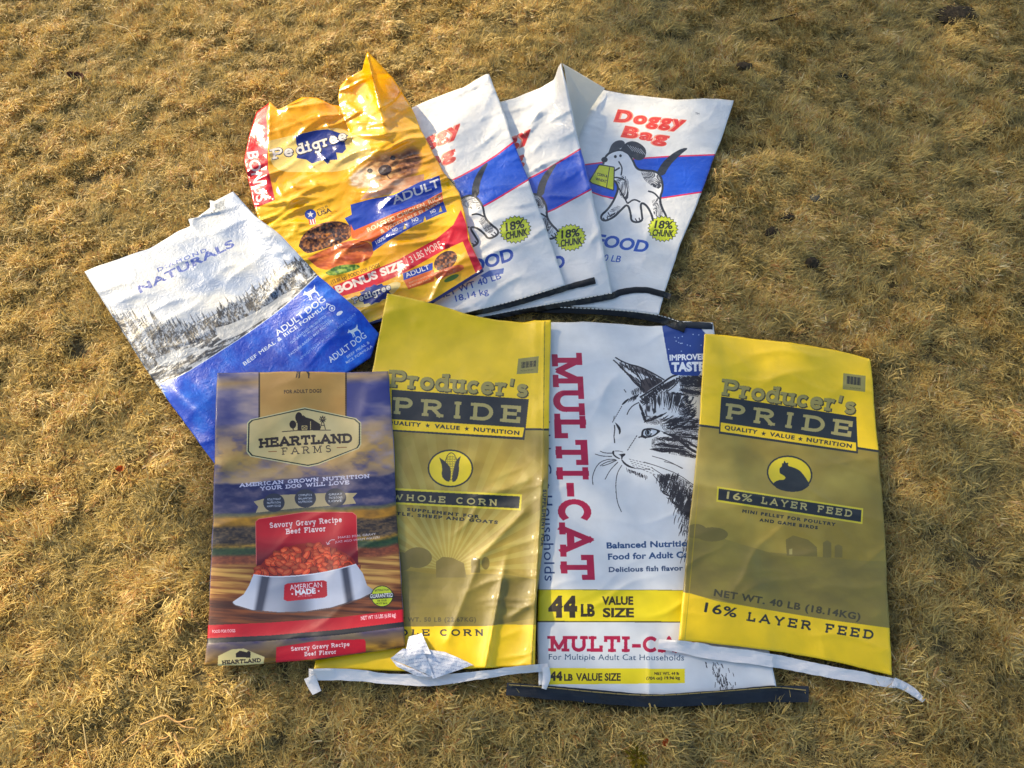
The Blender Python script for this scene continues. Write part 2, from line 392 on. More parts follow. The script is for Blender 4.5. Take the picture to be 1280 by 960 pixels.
# ---- blue and snow bag
def art_blue():
    cv = new_art('blue', (186, 194, 204))
    ul = np.array([.87, -.49])                       # direction of its lines of writing, in pixels
    def coord(px, py):                               # along and across the bag
        return (px - 106) * .86 + (py - 340) * -.5, (px - 106) * .5 + (py - 340) * .86
    def snow(px, py):
        g = fbm(px * .02, py * .045, 3, 4)
        return lerp((132, 148, 174), (200, 200, 196), (g - .3) * 2.2)
    cv.poly(outline('blue'), snow)
    q = K(3.2, 90, 230)
    def bank(px, py):
        u, v = coord(px, py); n = fbm(u * .10, v * .42, 12, 4); n3 = fbm(u * .8, v * .9, 44, 2)
        return lerp((28, 38, 52), (184, 186, 186), (n - .40) * 4.2 + (n3 - .5) * 1.2)
    cv.poly(q((60, 480), (150, 530), (300, 560), (500, 560), (700, 450), (880, 310), (1010, 300), (1010, 400), (700, 620), (350, 830), (200, 900)), bank)
    def trees(px, py):
        u, v = coord(px, py); n = fbm(u * .30, v * .10, 11, 3); m = fbm(u * .9, v * .5, 31, 3)
        return lerp((12, 20, 32), (140, 150, 164), (n * .55 + m * .45 - .40) * 4.5)
    R8 = random.Random(8); up = np.array([-.47, -.88])
    for seg in ([(130, 560), (200, 590), (300, 620), (420, 610), (520, 590), (600, 545), (700, 490), (800, 425), (900, 350), (980, 320)],):
        p = spline(seg, 190)
        for n_, (x, y) in enumerate(p):
            x += R8.gauss(0, 5); y += R8.gauss(0, 8)
            hgt = (118 if 8 < n_ < 50 else 74 if n_ < 90 else 56) * R8.uniform(.5, 1.15); wd = R8.uniform(7, 13)
            t = (x + up[0] * hgt, y + up[1] * hgt)
            cv.poly(q((x - wd * .88, y + wd * .47), t, (x + wd * .88, y - wd * .47)), trees)
            cv.line(q((x, y), t), .5, R8.choice([(20, 28, 40), (40, 50, 64), (150, 158, 170)]), .8)
    cv.poly(q((110, 560), (300, 600), (520, 575), (760, 430), (960, 310), (990, 350), (800, 470), (600, 600), (420, 660), (330, 740), (280, 740)), trees, .92, sm=1)
    cv.poly(q((575, 575), (640, 560), (760, 500), (860, 430), (905, 420), (860, 470), (740, 560), (640, 620), (585, 625)), (182, 184, 184), .85, sm=2)
    cv.poly(q((330, 700), (420, 660), (520, 650), (470, 690), (360, 740)), (150, 160, 172), .7, sm=2)
    k = K(3.2, 90, 230)
    blue = [(352, 800), (440, 765), (560, 690), (700, 600), (850, 490), (985, 362), (1300, 560), (1000, 1000), (560, 1260)]
    def bl(px, py):
        n = fbm(px * .06, py * .06, 21, 4); m = fbm(px * .5, py * .5, 29, 3)
        return lerp((4, 68, 186), (36, 124, 228), (n - .35) * 1.6 + (m - .5) * .5)
    cv.poly(k(*blue), bl)
    cv.line(k((352, 800), (440, 765), (560, 690), (700, 600), (850, 490), (985, 362)), 1.1, (225, 228, 235), .8, sm=1)
    B = (44, 84, 160)
    cv.text("DIAMOND", *k((345, 351), (540, 269)), 4.5, (28, 66, 150), .02, 1.35)
    cv.text("NATURALS", *k((272, 436), (652, 247)), 8.8, (28, 66, 150), .035, 1.1)
    cv.text("ADULT DOG", *k((822, 610), (1016, 466)), 7.4, WHT, .015)
    cv.text("BEEF MEAL & RICE FORMULA", *k((690, 727), (1036, 482)), 4.4, WHT, .02, 1.05)
    cv.text("GUARANTEED PROBIOTICS", *k((877, 640), (1018, 530)), 3.0, (190, 205, 235))
    cv.text("80 MILLION CFU/LB", *k((928, 612), (1030, 545)), 2.4, (190, 205, 235))
    cv.text("PASTURE-RAISED BEEF PROTEIN", *k((872, 690), (1045, 548)), 3.0, (205, 215, 240))
    cv.text("OMEGA FATTY ACIDS FOR SKIN & COAT", *k((915, 702), (1138, 522)), 2.6, (150, 175, 225))
    cv.text("ADULT DOG", *k((1035, 716), (1180, 612)), 7.6, WHT, .01)
    cv.text("BEEF MEAL &", *k((1103, 697), (1192, 636)), 3.3, WHT)
    cv.text("RICE FORMULA", *k((1100, 720), (1204, 652)), 3.3, WHT)
    x, y = k((958, 440))[0]; dog_shape(cv, x, y, 9.5, WHT, -30)
    x, y = k((1130, 592))[0]; dog_shape(cv, x, y, 8, WHT, -30)
    x, y = k((1040, 497))[0]; cv.ell((x, y), 4, 4, WHT); cv.ell((x, y), 3, 3, (30, 80, 200)); cv.ell((x, y), 1.6, 1.6, WHT)
    x, y = k((1070, 517))[0]; cv.ell((x, y), 4.5, 2.2, WHT, -30)
    for i in range(9):
        q = k((565 + i * 5, 112 - i * 3), (570 + i * 5, 82 - i * 3)); cv.line(q, .7 + (i % 3) * .3, (90, 100, 110))
    cv.text("18 kg", *k((560, 120), (615, 92)), 3, (80, 90, 100))

# ---- yellow plastic bag
def art_yellow():
    cv = new_art('yellow', (246, 192, 14))
    cv.poly(outline('yellow'), lambda px, py: lerp((248, 178, 2), (254, 206, 20), (fbm(px * .02, py * .03, 5, 3) - .3) * 2))
    k2 = K(4, 290, 50); k3 = K(4.267, 330, 220); k5 = K(7.38, 430, 180)
    cv.poly(k2((180, 505), (330, 470), (520, 430), (600, 470), (690, 510), (700, 580), (560, 660), (400, 660), (200, 660)), (246, 226, 150), .8, sm=2)
    RED = (214, 28, 44)
    cv.poly(k2((190, 300), (172, 380), (178, 500), (180, 640), (215, 800), (90, 850), (20, 700), (20, 300)), RED)
    cv.text("BONUS", (309, 190), (321, 253), 13, WHT, .02, up=((1, -.12), (1, -.2)))
    DB = (26, 48, 138)
    cv.poly(k2((318, 482), (350, 468), (420, 452), (480, 446), (540, 466), (582, 476), (562, 500), (570, 545), (552, 566), (520, 562), (528, 598), (490, 600), (480, 622), (455, 598), (400, 618), (372, 598), (322, 590), (335, 545), (322, 520)), DB)
    for g, c, o in ((1.0, (30, 32, 60), (0, 0)), (0, (235, 232, 222), (-.3, -.4))):
        cv.slab("Pe", *k2((205, 600), (312, 578)), 13.5, c, .2, .12, .06, grow=g, off=o)
        cv.slab("digree", *k2((328, 578), (580, 500)), 13.5, c, .2, .12, .06, grow=g, off=o)
    # puppy
    cv.soft(k2((770, 655))[0], 44, 27, (170, 112, 56), (232, 184, 118), -14, .14, 4)
    cv.soft(k2((885, 615))[0], 17, 24, (110, 66, 34), (178, 122, 70), 25, .2, 9)
    cv.soft(k2((660, 690))[0], 24, 15, (206, 168, 120), (244, 226, 196), -20, .16, 3)
    cv.soft(k2((800, 605))[0], 22, 8, (120, 76, 40), (190, 140, 84), -25, .2, 6, .7)
    cv.ell(k2((690, 654))[0], 3.4, 3.0, (36, 20, 12)); cv.ell(k2((805, 590))[0], 3.4, 3.0, (36, 20, 12))
    cv.ell(k2((765, 650))[0], 8.5, 6.5, (60, 44, 40), -14); cv.ell(k2((760, 642))[0], 3, 1.5, (120, 110, 110), -14)
    cv.line(k2((770, 668), (790, 700), (850, 705)), 1.2, (70, 40, 20), sm=2)
    cv.poly(k2((690, 735), (760, 700), (860, 690), (960, 670), (960, 715), (800, 770), (640, 800)), lambda px, py: lerp((196, 120, 70), (245, 214, 180), fbm(px * .1, py * .2, 6, 3)))
    # star badge
    x, y = k3((248, 205))[0]
    cv.poly([(x - 4, y), (x + 5, y), (x + 7, y + 12), (x - 1, y + 13)], WHT)
    for i in range(3): cv.line([(x - 3 + i * 3.2, y + 2), (x - .5 + i * 3.2, y + 12)], 1.4, (200, 40, 40))
    cv.ell((x, y), 7.2, 6.4, (40, 70, 170)); star(cv, x, y, 4.5, WHT)
    cv.text("MADE IN", *k3((288, 190), (340, 165)), 3.2, (60, 50, 20)); cv.text("USA", *k3((290, 215), (362, 190)), 5.5, (60, 50, 20), .03); cv.text("OUR FACILITIES", *k3((300, 235), (362, 214)), 2, (90, 70, 20))
    # food picture
    cv.poly(k3((185, 375), (200, 320), (270, 260), (380, 235), (470, 262), (470, 330), (380, 370), (270, 405), (225, 415)), lambda px, py: lerp((58, 28, 12), (196, 128, 62), (fbm(px * .35, py * .4, 7, 3) - .33) * 2.4), sm=2)
    cv.poly(k3((230, 440), (300, 400), (470, 335), (560, 350), (590, 400), (560, 450), (440, 480), (310, 510)), lambda px, py: lerp((178, 76, 22), (240, 136, 58), (fbm(px * .08, py * .25, 7, 3) - .3) * 2.2), sm=2)
    cv.poly(k3((325, 515), (390, 475), (500, 470), (520, 490), (430, 520), (350, 535)), lambda px, py: lerp((60, 104, 22), (150, 178, 60), (fbm(px * .4, py * .4, 7, 2) - .3) * 2.2), sm=2)
    BL = (20, 62, 176)
    cv.poly(k5((60, 560), (240, 510), (460, 470), (700, 350), (880, 290), (905, 440), (720, 540), (460, 640), (90, 800)), BL)
    cv.poly(k3((430, 225), (470, 205), (540, 180), (480, 290), (470, 285)), BL)
    cv.text("ADULT", *k5((455, 560), (890, 390)), 10, WHT, .02, ital=.1)
    cv.poly(k5((60, 735), (90, 798), (460, 640), (720, 540), (905, 440), (915, 530), (700, 650), (480, 750), (255, 905), (70, 870)), (226, 104, 30))
    cv.text("ROASTED CHICKEN, RICE", *k5((222, 812), (905, 505)), 5.2, (246, 214, 170), .02)
    cv.text("& VEGETABLE FLAVOR", *k5((345, 828), (905, 560)), 5.2, (246, 214, 170), .02)
    cv.poly(k5((255, 905), (480, 750), (700, 650), (915, 530), (950, 625), (880, 650), (640, 760), (430, 880), (270, 990)), BL)
    cv.text("100%", *k5((300, 925), (385, 875)), 4, WHT, .03); cv.text("NO", *k5((452, 815), (500, 795)), 4, WHT, .03); cv.text("NO", *k5((630, 722), (690, 702)), 4, WHT, .03); cv.text("NO", *k5((805, 645), (850, 622)), 4, WHT, .03)
    for a in ((560, 760), (745, 690), (890, 600)):
        x, y = k5(a)[0]; cv.poly([(x - 2, y + 4), (x, y - 4), (x + 2.4, y + 3)], (224, 190, 60))
    for i, a in enumerate(((310, 945), (450, 840), (635, 745), (810, 665))):
        cv.text("complete" if i == 0 else "artificial", *k5(a, (a[0] + 85, a[1] - 38)), 1.8, (170, 190, 230))
    cv.text("(15.88 kg)  FOOD FOR DOGS", *k3((360, 577), (620, 484)), 4.6, (90, 60, 14), .01)
    cv.poly(k3((365, 590), (480, 540), (700, 455), (920, 335), (1010, 260), (1050, 180), (1080, 260), (1090, 340), (1170, 500), (1130, 520), (1060, 350), (960, 395), (740, 520), (560, 600), (400, 645)), RED)
    cv.text("BONUS SIZE", *k3((390, 628), (752, 486)), 9, (250, 240, 226), .05)
    cv.text("/ 3 LBS MORE", *k3((768, 474), (952, 378)), 8.5, (240, 214, 196), .01)
    cv.poly(k3((430, 655), (520, 640), (640, 590), (700, 560), (740, 575), (680, 640), (560, 700), (470, 700)), (246, 226, 150), .9, sm=2)
    x, y = k3((590, 630))[0]; cv.ell((x, y), 22, 12, DB, -18, n=26, jag=.16)
    for g, c in ((.8, (30, 32, 60)), (0, (236, 232, 220))):
        cv.slab("Pedigree", *k3((482, 682), (680, 604)), 8, c, .2, .1, .06, grow=g)
    cv.poly(k3((740, 520), (900, 462), (900, 500), (745, 556)), BL); cv.text("ADULT", *k3((758, 543), (885, 494)), 5.5, WHT, .02)
    cv.poly(k3((745, 556), (905, 500), (910, 560), (770, 605)), (226, 104, 30))
    cv.text("ROASTED CHICKEN, RICE", *k3((775, 575), (895, 530)), 2.1, (246, 214, 170)); cv.text("& VEGETABLE FLAVOR", *k3((778, 592), (890, 552)), 2.1, (246, 214, 170))
    cv.ell(k3((968, 452))[0], 16, 10.5, lambda px, py: lerp((60, 28, 12), (190, 120, 60), (fbm(px * .4, py * .4, 7, 3) - .33) * 2.4), -35)
    cv.poly(k3((900, 520), (1000, 480), (1060, 470), (1070, 500), (980, 530), (930, 560)), lambda px, py: lerp((190, 70, 24), (236, 128, 54), fbm(px * .3, py * .3, 5, 2)), sm=1)
    cv.ell(k3((1000, 545))[0], 10, 3, (90, 128, 40), -25)
    cv.line([(425, 418), (465, 405), (540, 379), (605, 338)], 6, (34, 40, 104))

# ---- white dog food bags
MG = (222, 30, 80); BND = (12, 78, 196); INK = (38, 40, 46)
def burst(cv, x, y, r, rot, t="18%"):
    cv.ell((x, y), r + 1.2, (r + 1.2) * .86, (40, 44, 20), rot, n=44, jag=.14)
    cv.ell((x, y), r, r * .86, (206, 216, 40), rot, n=44, jag=.14)
    c, s_ = math.cos(math.radians(rot)), math.sin(math.radians(rot))
    P = lambda a, b: (x + a * c - b * s_, y + a * s_ + b * c)
    cv.text(t, P(-r * .6, -.5), P(r * .62, -.5), r * .5, (30, 34, 20), .03, ital=.15)
    cv.text("CHUNK", P(-r * .72, r * .5), P(r * .72, r * .5), r * .42, (30, 34, 20), .04, ital=.15)
def ink_hound(cv, T):
    """a plain ink sketch of a standing hound, T maps its own units to pixels"""
    L = lambda P, w=1.7, sm=2: cv.line([T(*p) for p in P], w * 1.45, INK, sm=sm)
    body = [(0, 24), (3, 14), (12, 8), (26, 5), (38, 8), (46, 18), (52, 30), (64, 32), (80, 32), (90, 38), (94, 54), (88, 68), (92, 80), (100, 92), (96, 98), (78, 98), (76, 88), (68, 76), (58, 72), (60, 86), (62, 97), (44, 98), (43, 86), (38, 74), (28, 82), (16, 92), (0, 97), (-5, 90), (8, 81), (18, 68), (24, 54), (20, 46), (12, 42), (3, 34)]
    P_ = lambda q: [T(*p) for p in q]
    cv.poly(P_(body), (232, 232, 230), sm=2)
    L(body + [body[0]], 1.8)
    cv.poly(P_([(26, 6), (36, -5), (52, -6), (68, 4), (66, 16), (54, 20), (42, 13), (34, 9)]), (46, 48, 54), sm=2)
    cv.poly(P_([(8, 9), (14, -4), (28, -8), (36, -3), (26, 5)]), (60, 62, 68), sm=2)
    for i in range(6): cv.line([T(38 + i * 4, -1 + i), T(46 + i * 4, 7 + i)], .7, (170, 172, 176))
    cv.hatch(P_([(58, 32), (80, 32), (92, 42), (90, 56), (76, 52), (64, 44)]), 60, .9, .12, .46, INK, 5, 1.0)
    cv.hatch(P_([(20, 44), (34, 36), (42, 50), (38, 72), (26, 66)]), 100, .9, .12, .5, INK, 6, 1.0)
    cv.hatch(P_([(0, 90), (20, 76), (30, 78), (14, 92)]), 150, .9, .12, .52, INK, 7, 1.0)
    cv.hatch(P_([(76, 70), (88, 66), (96, 90), (80, 92)]), 70, .9, .12, .5, INK, 8, 1.0)
    cv.ell(T(2, 18), 4.0, 3.4, INK); cv.ell(T(19, 14), 1.8, 2.0, INK); cv.ell(T(27, 13), 1.6, 1.8, INK)
    L([(4, 30), (14, 34), (26, 28)], 1.4); L([(24, 20), (30, 28), (28, 38)], 1.2); L([(12, 42), (22, 40), (34, 44)], 1.2)
    L([(38, 74), (48, 68), (58, 72)], 1.3); L([(88, 68), (80, 60), (70, 58)], 1.4); L([(24, 54), (30, 62), (38, 74)], 1.2)
    cv.poly(P_([(84, 34), (92, 22), (106, 11), (124, 3), (134, 3), (120, 12), (104, 25), (94, 40)]), (40, 42, 48), sm=1)
    for x, y in ((0, 92), (50, 93), (86, 93)): L([(x, y), (x + 3, y + 4)], 1.0); L([(x + 6, y - 1), (x + 8, y + 4)], 1.0)
def art_white(k):
    cv = new_art(k, (230, 229, 224))
    if k == 'white_c':
        c = K(2.744, 680, 70)
        cv.poly([(690, 212), (740, 204.5), (811, 196.5), (900, 193), (884, 240), (811, 250), (764, 249), (720, 233), (690, 225)], BND)
        for P in ([(690, 212), (740, 204.5), (811, 196.5), (905, 193)], [(690, 225), (720, 233), (764, 249), (811, 250), (884, 239)]): cv.line(P, 1.8, MG, sm=1)
        RD = (222, 48, 36)
        for s_, b0, b1, h in (("Doggy", (767, 151), (855, 160), 13.5), ("Bag", (776, 170), (834, 179), 12.5)):
            cv.text(s_, b0, b1, h, (238, 150, 120), .085, 1.22, ital=.25); cv.text(s_, b0, b1, h, RD, .045, 1.22, ital=.25); cv.text(s_, b0, b1, h, (238, 140, 90), -.03, 1.22, ital=.25, a=.6)
        cv.text("TM", (869, 143), (874, 143.5), 2.5, INK)
        ink_hound(cv, lambda a, b: (754 + a * .80, 182 + b * .98))
        cv.poly([(749, 206), (757, 207), (768, 209), (767, 238), (740, 229), (737, 226)], (198, 206, 36)); cv.frame([(749, 206), (757, 207), (768, 209), (767, 238), (740, 229), (737, 226)], 1.4, INK)
        cv.line([(762, 209), (758, 235)], 1, INK)
        cv.text("CORN &", (746, 219), (759, 222), 3.2, INK, .03); cv.text("WHEAT", (744, 225), (758, 228.5), 3.2, INK, .03)
        burst(cv, 828.7, 286, 18.5, 3)
        BT = (34, 84, 176)
        cv.text("DOG FOOD", (683, 298), (808, 315.5), 14, BT, .035, ital=.22)
        cv.text("NET WT 40 LB", (700, 320), (775, 328), 8, BT, .01, ital=.2)
        cv.line([(752, 110.5), (774, 115)], 2.6, (30, 40, 70))
    elif k == 'white_a':
        cv.poly([(450, 272), (520, 243), (563, 227), (610, 202), (647, 173), (665, 221), (602, 260), (540, 290), (460, 320)], BND)
        for P in ([(450, 272), (520, 243), (563, 227), (610, 202), (648, 173)], [(460, 320), (540, 290), (602, 260), (668, 220)]): cv.line(P, 2, MG, sm=1)
        RD = (222, 48, 40)
        for s_, b0, b1, h in (("Doggy", (491, 201), (577, 165), 14), ("Bag", (515, 216), (570, 196), 13)):
            cv.text(s_, b0, b1, h, (240, 150, 120), .085, 1.22, ital=.25); cv.text(s_, b0, b1, h, RD, .045, 1.22, ital=.25); cv.text(s_, b0, b1, h, (238, 140, 90), -.03, 1.22, ital=.25, a=.5)
        c, s_ = math.cos(math.radians(-25)), math.sin(math.radians(-25))
        ink_hound(cv, lambda a, b: (520 + a * .74 * c - b * .92 * s_, 242 + a * .74 * s_ + b * .92 * c))
        burst(cv, 644, 287, 19.5, -12)
        BT = (38, 78, 170)
        cv.text("DOG FOOD", (520, 364), (643, 324), 14.5, BT, .035, ital=.12)
        cv.poly([(600, 345), (612, 338), (630, 335), (629, 342), (606, 347)], BT, .8)
        cv.text("NET WT 40 LB", (548, 374), (627, 348), 8, BT, .01); cv.text("18.14 kg", (570, 377), (611, 367), 7.5, BT, .01)
    else:
        cv.poly([(560, 258), (640, 232), (662, 223), (690, 208), (728, 184), (741, 235), (677, 270), (600, 296), (570, 305)], BND)
        for P in ([(560, 258), (640, 232), (662, 223), (690, 208), (729, 184)], [(570, 305), (600, 296), (677, 270), (742, 235)]): cv.line(P, 2, MG, sm=1)
        RD = (222, 48, 40)
        for s_, b0, b1, h in (("Doggy", (580, 208), (665, 172), 14), ("Bag", (604, 222), (656, 203), 13)):
            cv.text(s_, b0, b1, h, (240, 150, 120), .085, 1.22, ital=.25); cv.text(s_, b0, b1, h, RD, .045, 1.22, ital=.25); cv.text(s_, b0, b1, h, (238, 140, 90), -.03, 1.22, ital=.25, a=.5)
        c, s_ = math.cos(math.radians(-18)), math.sin(math.radians(-18))
        ink_hound(cv, lambda a, b: (602 + a * .74 * c - b * .92 * s_, 232 + a * .74 * s_ + b * .92 * c))
        burst(cv, 713, 297, 19, -8)
        BT = (38, 78, 170)
        cv.text("DOG FOOD", (590, 363), (707, 333), 14.5, BT, .035, ital=.12)

# ---- the two yellow and olive feed bags
YL = (250, 206, 2); OLV = (150, 134, 62); BK = (30, 34, 34); OLT = (160, 146, 76)
def olive(seed, hor):
    def f(px, py):
        n = fbm(px * .02, py * .03, seed, 3)
        return lerp((146, 124, 36), (184, 160, 66), (n - .25) * 1.8)
    return f
def art_corn():
    cv = new_art('corn', YL)
    c = K(3.842, 460, 350); d = K(3.427, 370, 600)
    cv.poly([(380, 540), (491, 528), (658, 536), (700, 537), (700, 781), (667, 781), (506, 779.5), (380, 784)], olive(3, 0))
    ctr = (560, 712)
    for i in range(-9, 10):
        a = math.radians(i * 9.5); b = a + math.radians(4.2)
        R = 175
        cv.poly([(ctr[0], ctr[1]), (ctr[0] + R * math.sin(a), ctr[1] - R * math.cos(a)), (ctr[0] + R * math.sin(b), ctr[1] - R * math.cos(b))], lambda px, py: (np.tile(np.array([186, 174, 92.]), (len(px), 1)), .55 * np.clip(1.2 - np.hypot(px - ctr[0], py - ctr[1]) / 190, 0, 1)))
    dk = (122, 106, 40)
    cv.poly([(380, 722), (500, 712), (560, 720), (620, 716), (690, 728), (690, 782), (380, 784)], lambda px, py: lerp(dk, (148, 130, 46), fbm(px * .03, py * .09, 9, 3) * 1.2 - .1), sm=1)
    cv.poly([(545, 722), (545, 702), (553, 696), (565, 697), (580, 704), (583, 722)], dk); cv.poly([(589, 716), (589, 699), (594, 696), (600, 699), (600, 716)], dk); cv.ell((607, 704), 5, 8, dk)
    cv.ell((522, 697), 18, 13, dk); cv.ell((500, 702), 16, 12, dk)
    cv.line([(655, 536.5), (700, 537)], 2.6, BK); cv.line([(380, 526), (491, 526)], 2.6, BK)
    cv.poly([(489.5, 487), (661, 499), (655.5, 550), (490, 539)], BK)
    cv.slab("PRIDE", (491, 517.5), (650, 529), 21.5, (176, 160, 92), .2, .07, .42)
    cv.poly([(490, 524), (655.5, 534.5), (653, 546.5), (490, 537)], YL)
    for t_, x_, x2 in (("QUALITY", 484, 526), ("VALUE", 543, 574.5), ("NUTRITION", 592, 649)): cv.text(t_, (x_, 530 + (x_ - 484) * .082), (x2, 530 + (x2 - 484) * .082), 4.6, BK, .04, 1.2)
    star(cv, 534.5, 532, 3.2, BK); star(cv, 583.5, 536, 3.2, BK)
    for g, col, o in ((.9, (64, 58, 26), (.5, .7)), (0, OLT, (-.4, -.2))):
        cv.slab("Producer's", (487, 484), (660, 497), 22, col, .2, .11, .05, grow=g, off=o, arch=-.25)
    cv.ell((563, 585.5), 28.5, 23.8, BK); cv.ell((563, 585.5), 26.5, 21.8, (226, 200, 24))
    cv.ell((564, 583), 8.2, 17.5, BK); cv.ell((564, 583), 7.2, 16.5, (226, 200, 24))
    for i in range(4):
        for j in range(9):
            cv.ell((559.4 + i * 3.1, 571 + j * 3), 1.25, 1.1, BK, n=8); cv.ell((559.4 + i * 3.1, 571 + j * 3), .75, .7, (226, 200, 24), n=8)
    cv.poly(c((342, 852), (358, 900), (352, 940), (372, 965), (395, 970), (400, 905), (372, 872)), BK, sm=1); cv.poly(c((446, 846), (425, 862), (412, 900), (400, 972), (425, 965), (438, 920), (436, 880)), BK, sm=1)
    cv.poly([(470, 609), (652.5, 618), (651, 638), (470, 629)], (214, 196, 40)); cv.poly([(470, 611.5), (650, 620.5), (648.6, 635.5), (470, 626.5)], BK)
    cv.slab("WHOLE CORN", (490, 625), (621.5, 632.5), 8.2, (186, 172, 104), .2, .05, .42)
    cv.text("SUPPLEMENT FOR", (508.6, 638.3), (599, 647.8), 3.6, BK, .05, 1.35); cv.text("CATTLE, SHEEP AND GOATS", (473, 641.5), (622, 654.8), 3.6, BK, .05, 1.35)
    cv.text("NET WT. 50 LB (22.67KG)", (490, 777), (595, 777), 5.2, (80, 72, 34), .03, 1.2)
    cv.slab("WHOLE", (463, 795), (537, 795), 8.6, BK, .2, .05, .42); cv.slab("CORN", (550, 795), (604.5, 795), 8.6, BK, .2, .05, .42)
    cv.poly(c((722, 378), (820, 366), (816, 446), (714, 452)), (150, 140, 70)); 
    for i in range(12): cv.line(c((738 + i * 6, 394 - i * .7), (736 + i * 6, 424 - i * .7)), .6 + .5 * (i * 7 % 3), (60, 56, 30))
    cv.text("PRODUCED BY", *c((735, 440), (795, 434)), 1.8, (80, 74, 34))
    # printed gusset at the right
    cv.line([(681, 402), (680, 480), (679, 560), (677, 640), (668, 760), (665, 832)], 1.2, (150, 130, 20), .8)
    cv.text("SUPPLEMENT FOR", (679, 612), (676, 683), 4, BK, .05, 1.3, up=((1, 0), (1, 0)))
def art_layer():
    cv = new_art('layer', YL)
    c = K(3.838, 860, 400); d = K(3.765, 840, 640)
    cv.poly([(850, 529), (874, 531), (899, 535), (1070, 560), (1098, 564), (1130, 568), (1130, 787), (1112, 785), (1030, 774), (946, 760), (895, 751), (864, 742), (840, 738)], olive(13, 0))
    dk = (124, 108, 42)
    cv.poly([(845, 668), (900, 672), (960, 690), (1079, 701), (1130, 702), (1130, 787), (1112, 785), (1030, 774), (946, 760), (864, 742), (840, 738)], lambda px, py: lerp(dk, (148, 130, 46), fbm(px * .03, py * .06, 19, 3) * 1.3 - .1))
    cv.poly(d((540, 205), (535, 130), (570, 110), (640, 130), (682, 165), (684, 210)), dk); cv.poly(d((710, 215), (710, 145), (730, 132), (750, 145), (750, 215)), dk); cv.poly(d((766, 215), (766, 160), (783, 152), (802, 162), (802, 215)), dk)
    cv.poly(d((552, 175), (566, 172), (566, 200), (552, 200)), (170, 156, 84)); cv.ell((890, 668), 20, 9, dk); cv.ell((870, 664), 14, 9, dk)
    cv.line([(860, 530), (874, 531.6), (900, 535)], 2.8, BK); cv.line([(1070, 559.8), (1098, 564), (1120, 566)], 2.8, BK)
    cv.poly([(901.5, 495.5), (1070.5, 521), (1072.5, 567), (898.5, 542)], BK)
    cv.slab("PRIDE", (906, 523.5), (1063.5, 546.5), 20, (176, 160, 92), .2, .07, .42)
    cv.poly([(901, 528), (1070, 553.3), (1070.3, 564), (900.5, 539.3)], YL)
    for t_, x_, x2 in (("QUALITY", 905.6, 946.5), ("VALUE", 962, 993), ("NUTRITION", 1008, 1064.5)): cv.text(t_, (x_, 536.4 + (x_ - 905.6) * .1485), (x2, 536.4 + (x2 - 905.6) * .1485), 4.6, BK, .04, 1.2)
    star(cv, 954.5, 542, 3.2, BK, .1); star(cv, 1000.5, 548.8, 3.2, BK, .1)
    for g, col, o in ((.9, (64, 58, 26), (.5, .7)), (0, OLT, (-.4, -.2))):
        cv.slab("Producer's", (902, 494), (1069, 518.5), 21, col, .2, .11, .05, grow=g, off=o, arch=-.25)
    cv.ell((987, 592), 28.8, 22.5, BK, 10); cv.ell((987, 592), 26.8, 20.5, (226, 200, 24), 10)
    cv.poly(c((440, 735), (438, 712), (452, 702), (450, 685), (458, 690), (462, 672), (470, 688), (482, 682), (478, 700), (500, 705), (535, 720), (560, 750), (585, 790), (570, 805), (540, 822), (488, 826), (430, 812), (405, 785), (430, 768), (462, 768), (470, 752)), BK, sm=1)
    cv.poly([(896.5, 608), (1079, 635.5), (1078, 655), (895.5, 627)], (214, 196, 40)); cv.poly([(898.5, 610.5), (1077, 637.5), (1076, 652.5), (897.5, 624.8)], BK)
    cv.text("16%", (908, 623), (940, 627.5), 8.5, (186, 172, 104), .02, 1.1); cv.slab("LAYER FEED", (951, 629.5), (1064.5, 646.5), 8.8, (186, 172, 104), .2, .05, .42)
    cv.text("MINI PELLET FOR POULTRY", (927.7, 640.5), (1044.5, 657.5), 3.6, BK, .05, 1.35); cv.text("AND GAME BIRDS", (949, 651.5), (1022, 661.5), 3.6, BK, .05, 1.35)
    cv.text("NET WT. 40 LB (18.14KG)", (892, 744.5), (1075, 775), 8, (66, 60, 30), .035, 1.12)
    cv.text("16%", (880, 764.5), (920, 772), 11.5, BK, .02, 1.1); cv.slab("LAYER FEED", (933, 776), (1091, 799.5), 11.5, BK, .2, .05, .42)
    cv.poly(c((745, 255), (852, 268), (850, 345), (742, 332)), (150, 140, 70))
    for i in range(13): cv.line(c((764 + i * 5.4, 268 + i * .7), (762 + i * 5.4, 306 + i * .7)), .6 + .6 * (i * 5 % 3), (50, 46, 26))
    cv.text("PRODUCED BY", *c((778, 328), (828, 333)), 1.6, (80, 74, 34))
    cv.line([(874, 600), (862, 735), (856, 800)], 1.0, (190, 160, 20), .7)

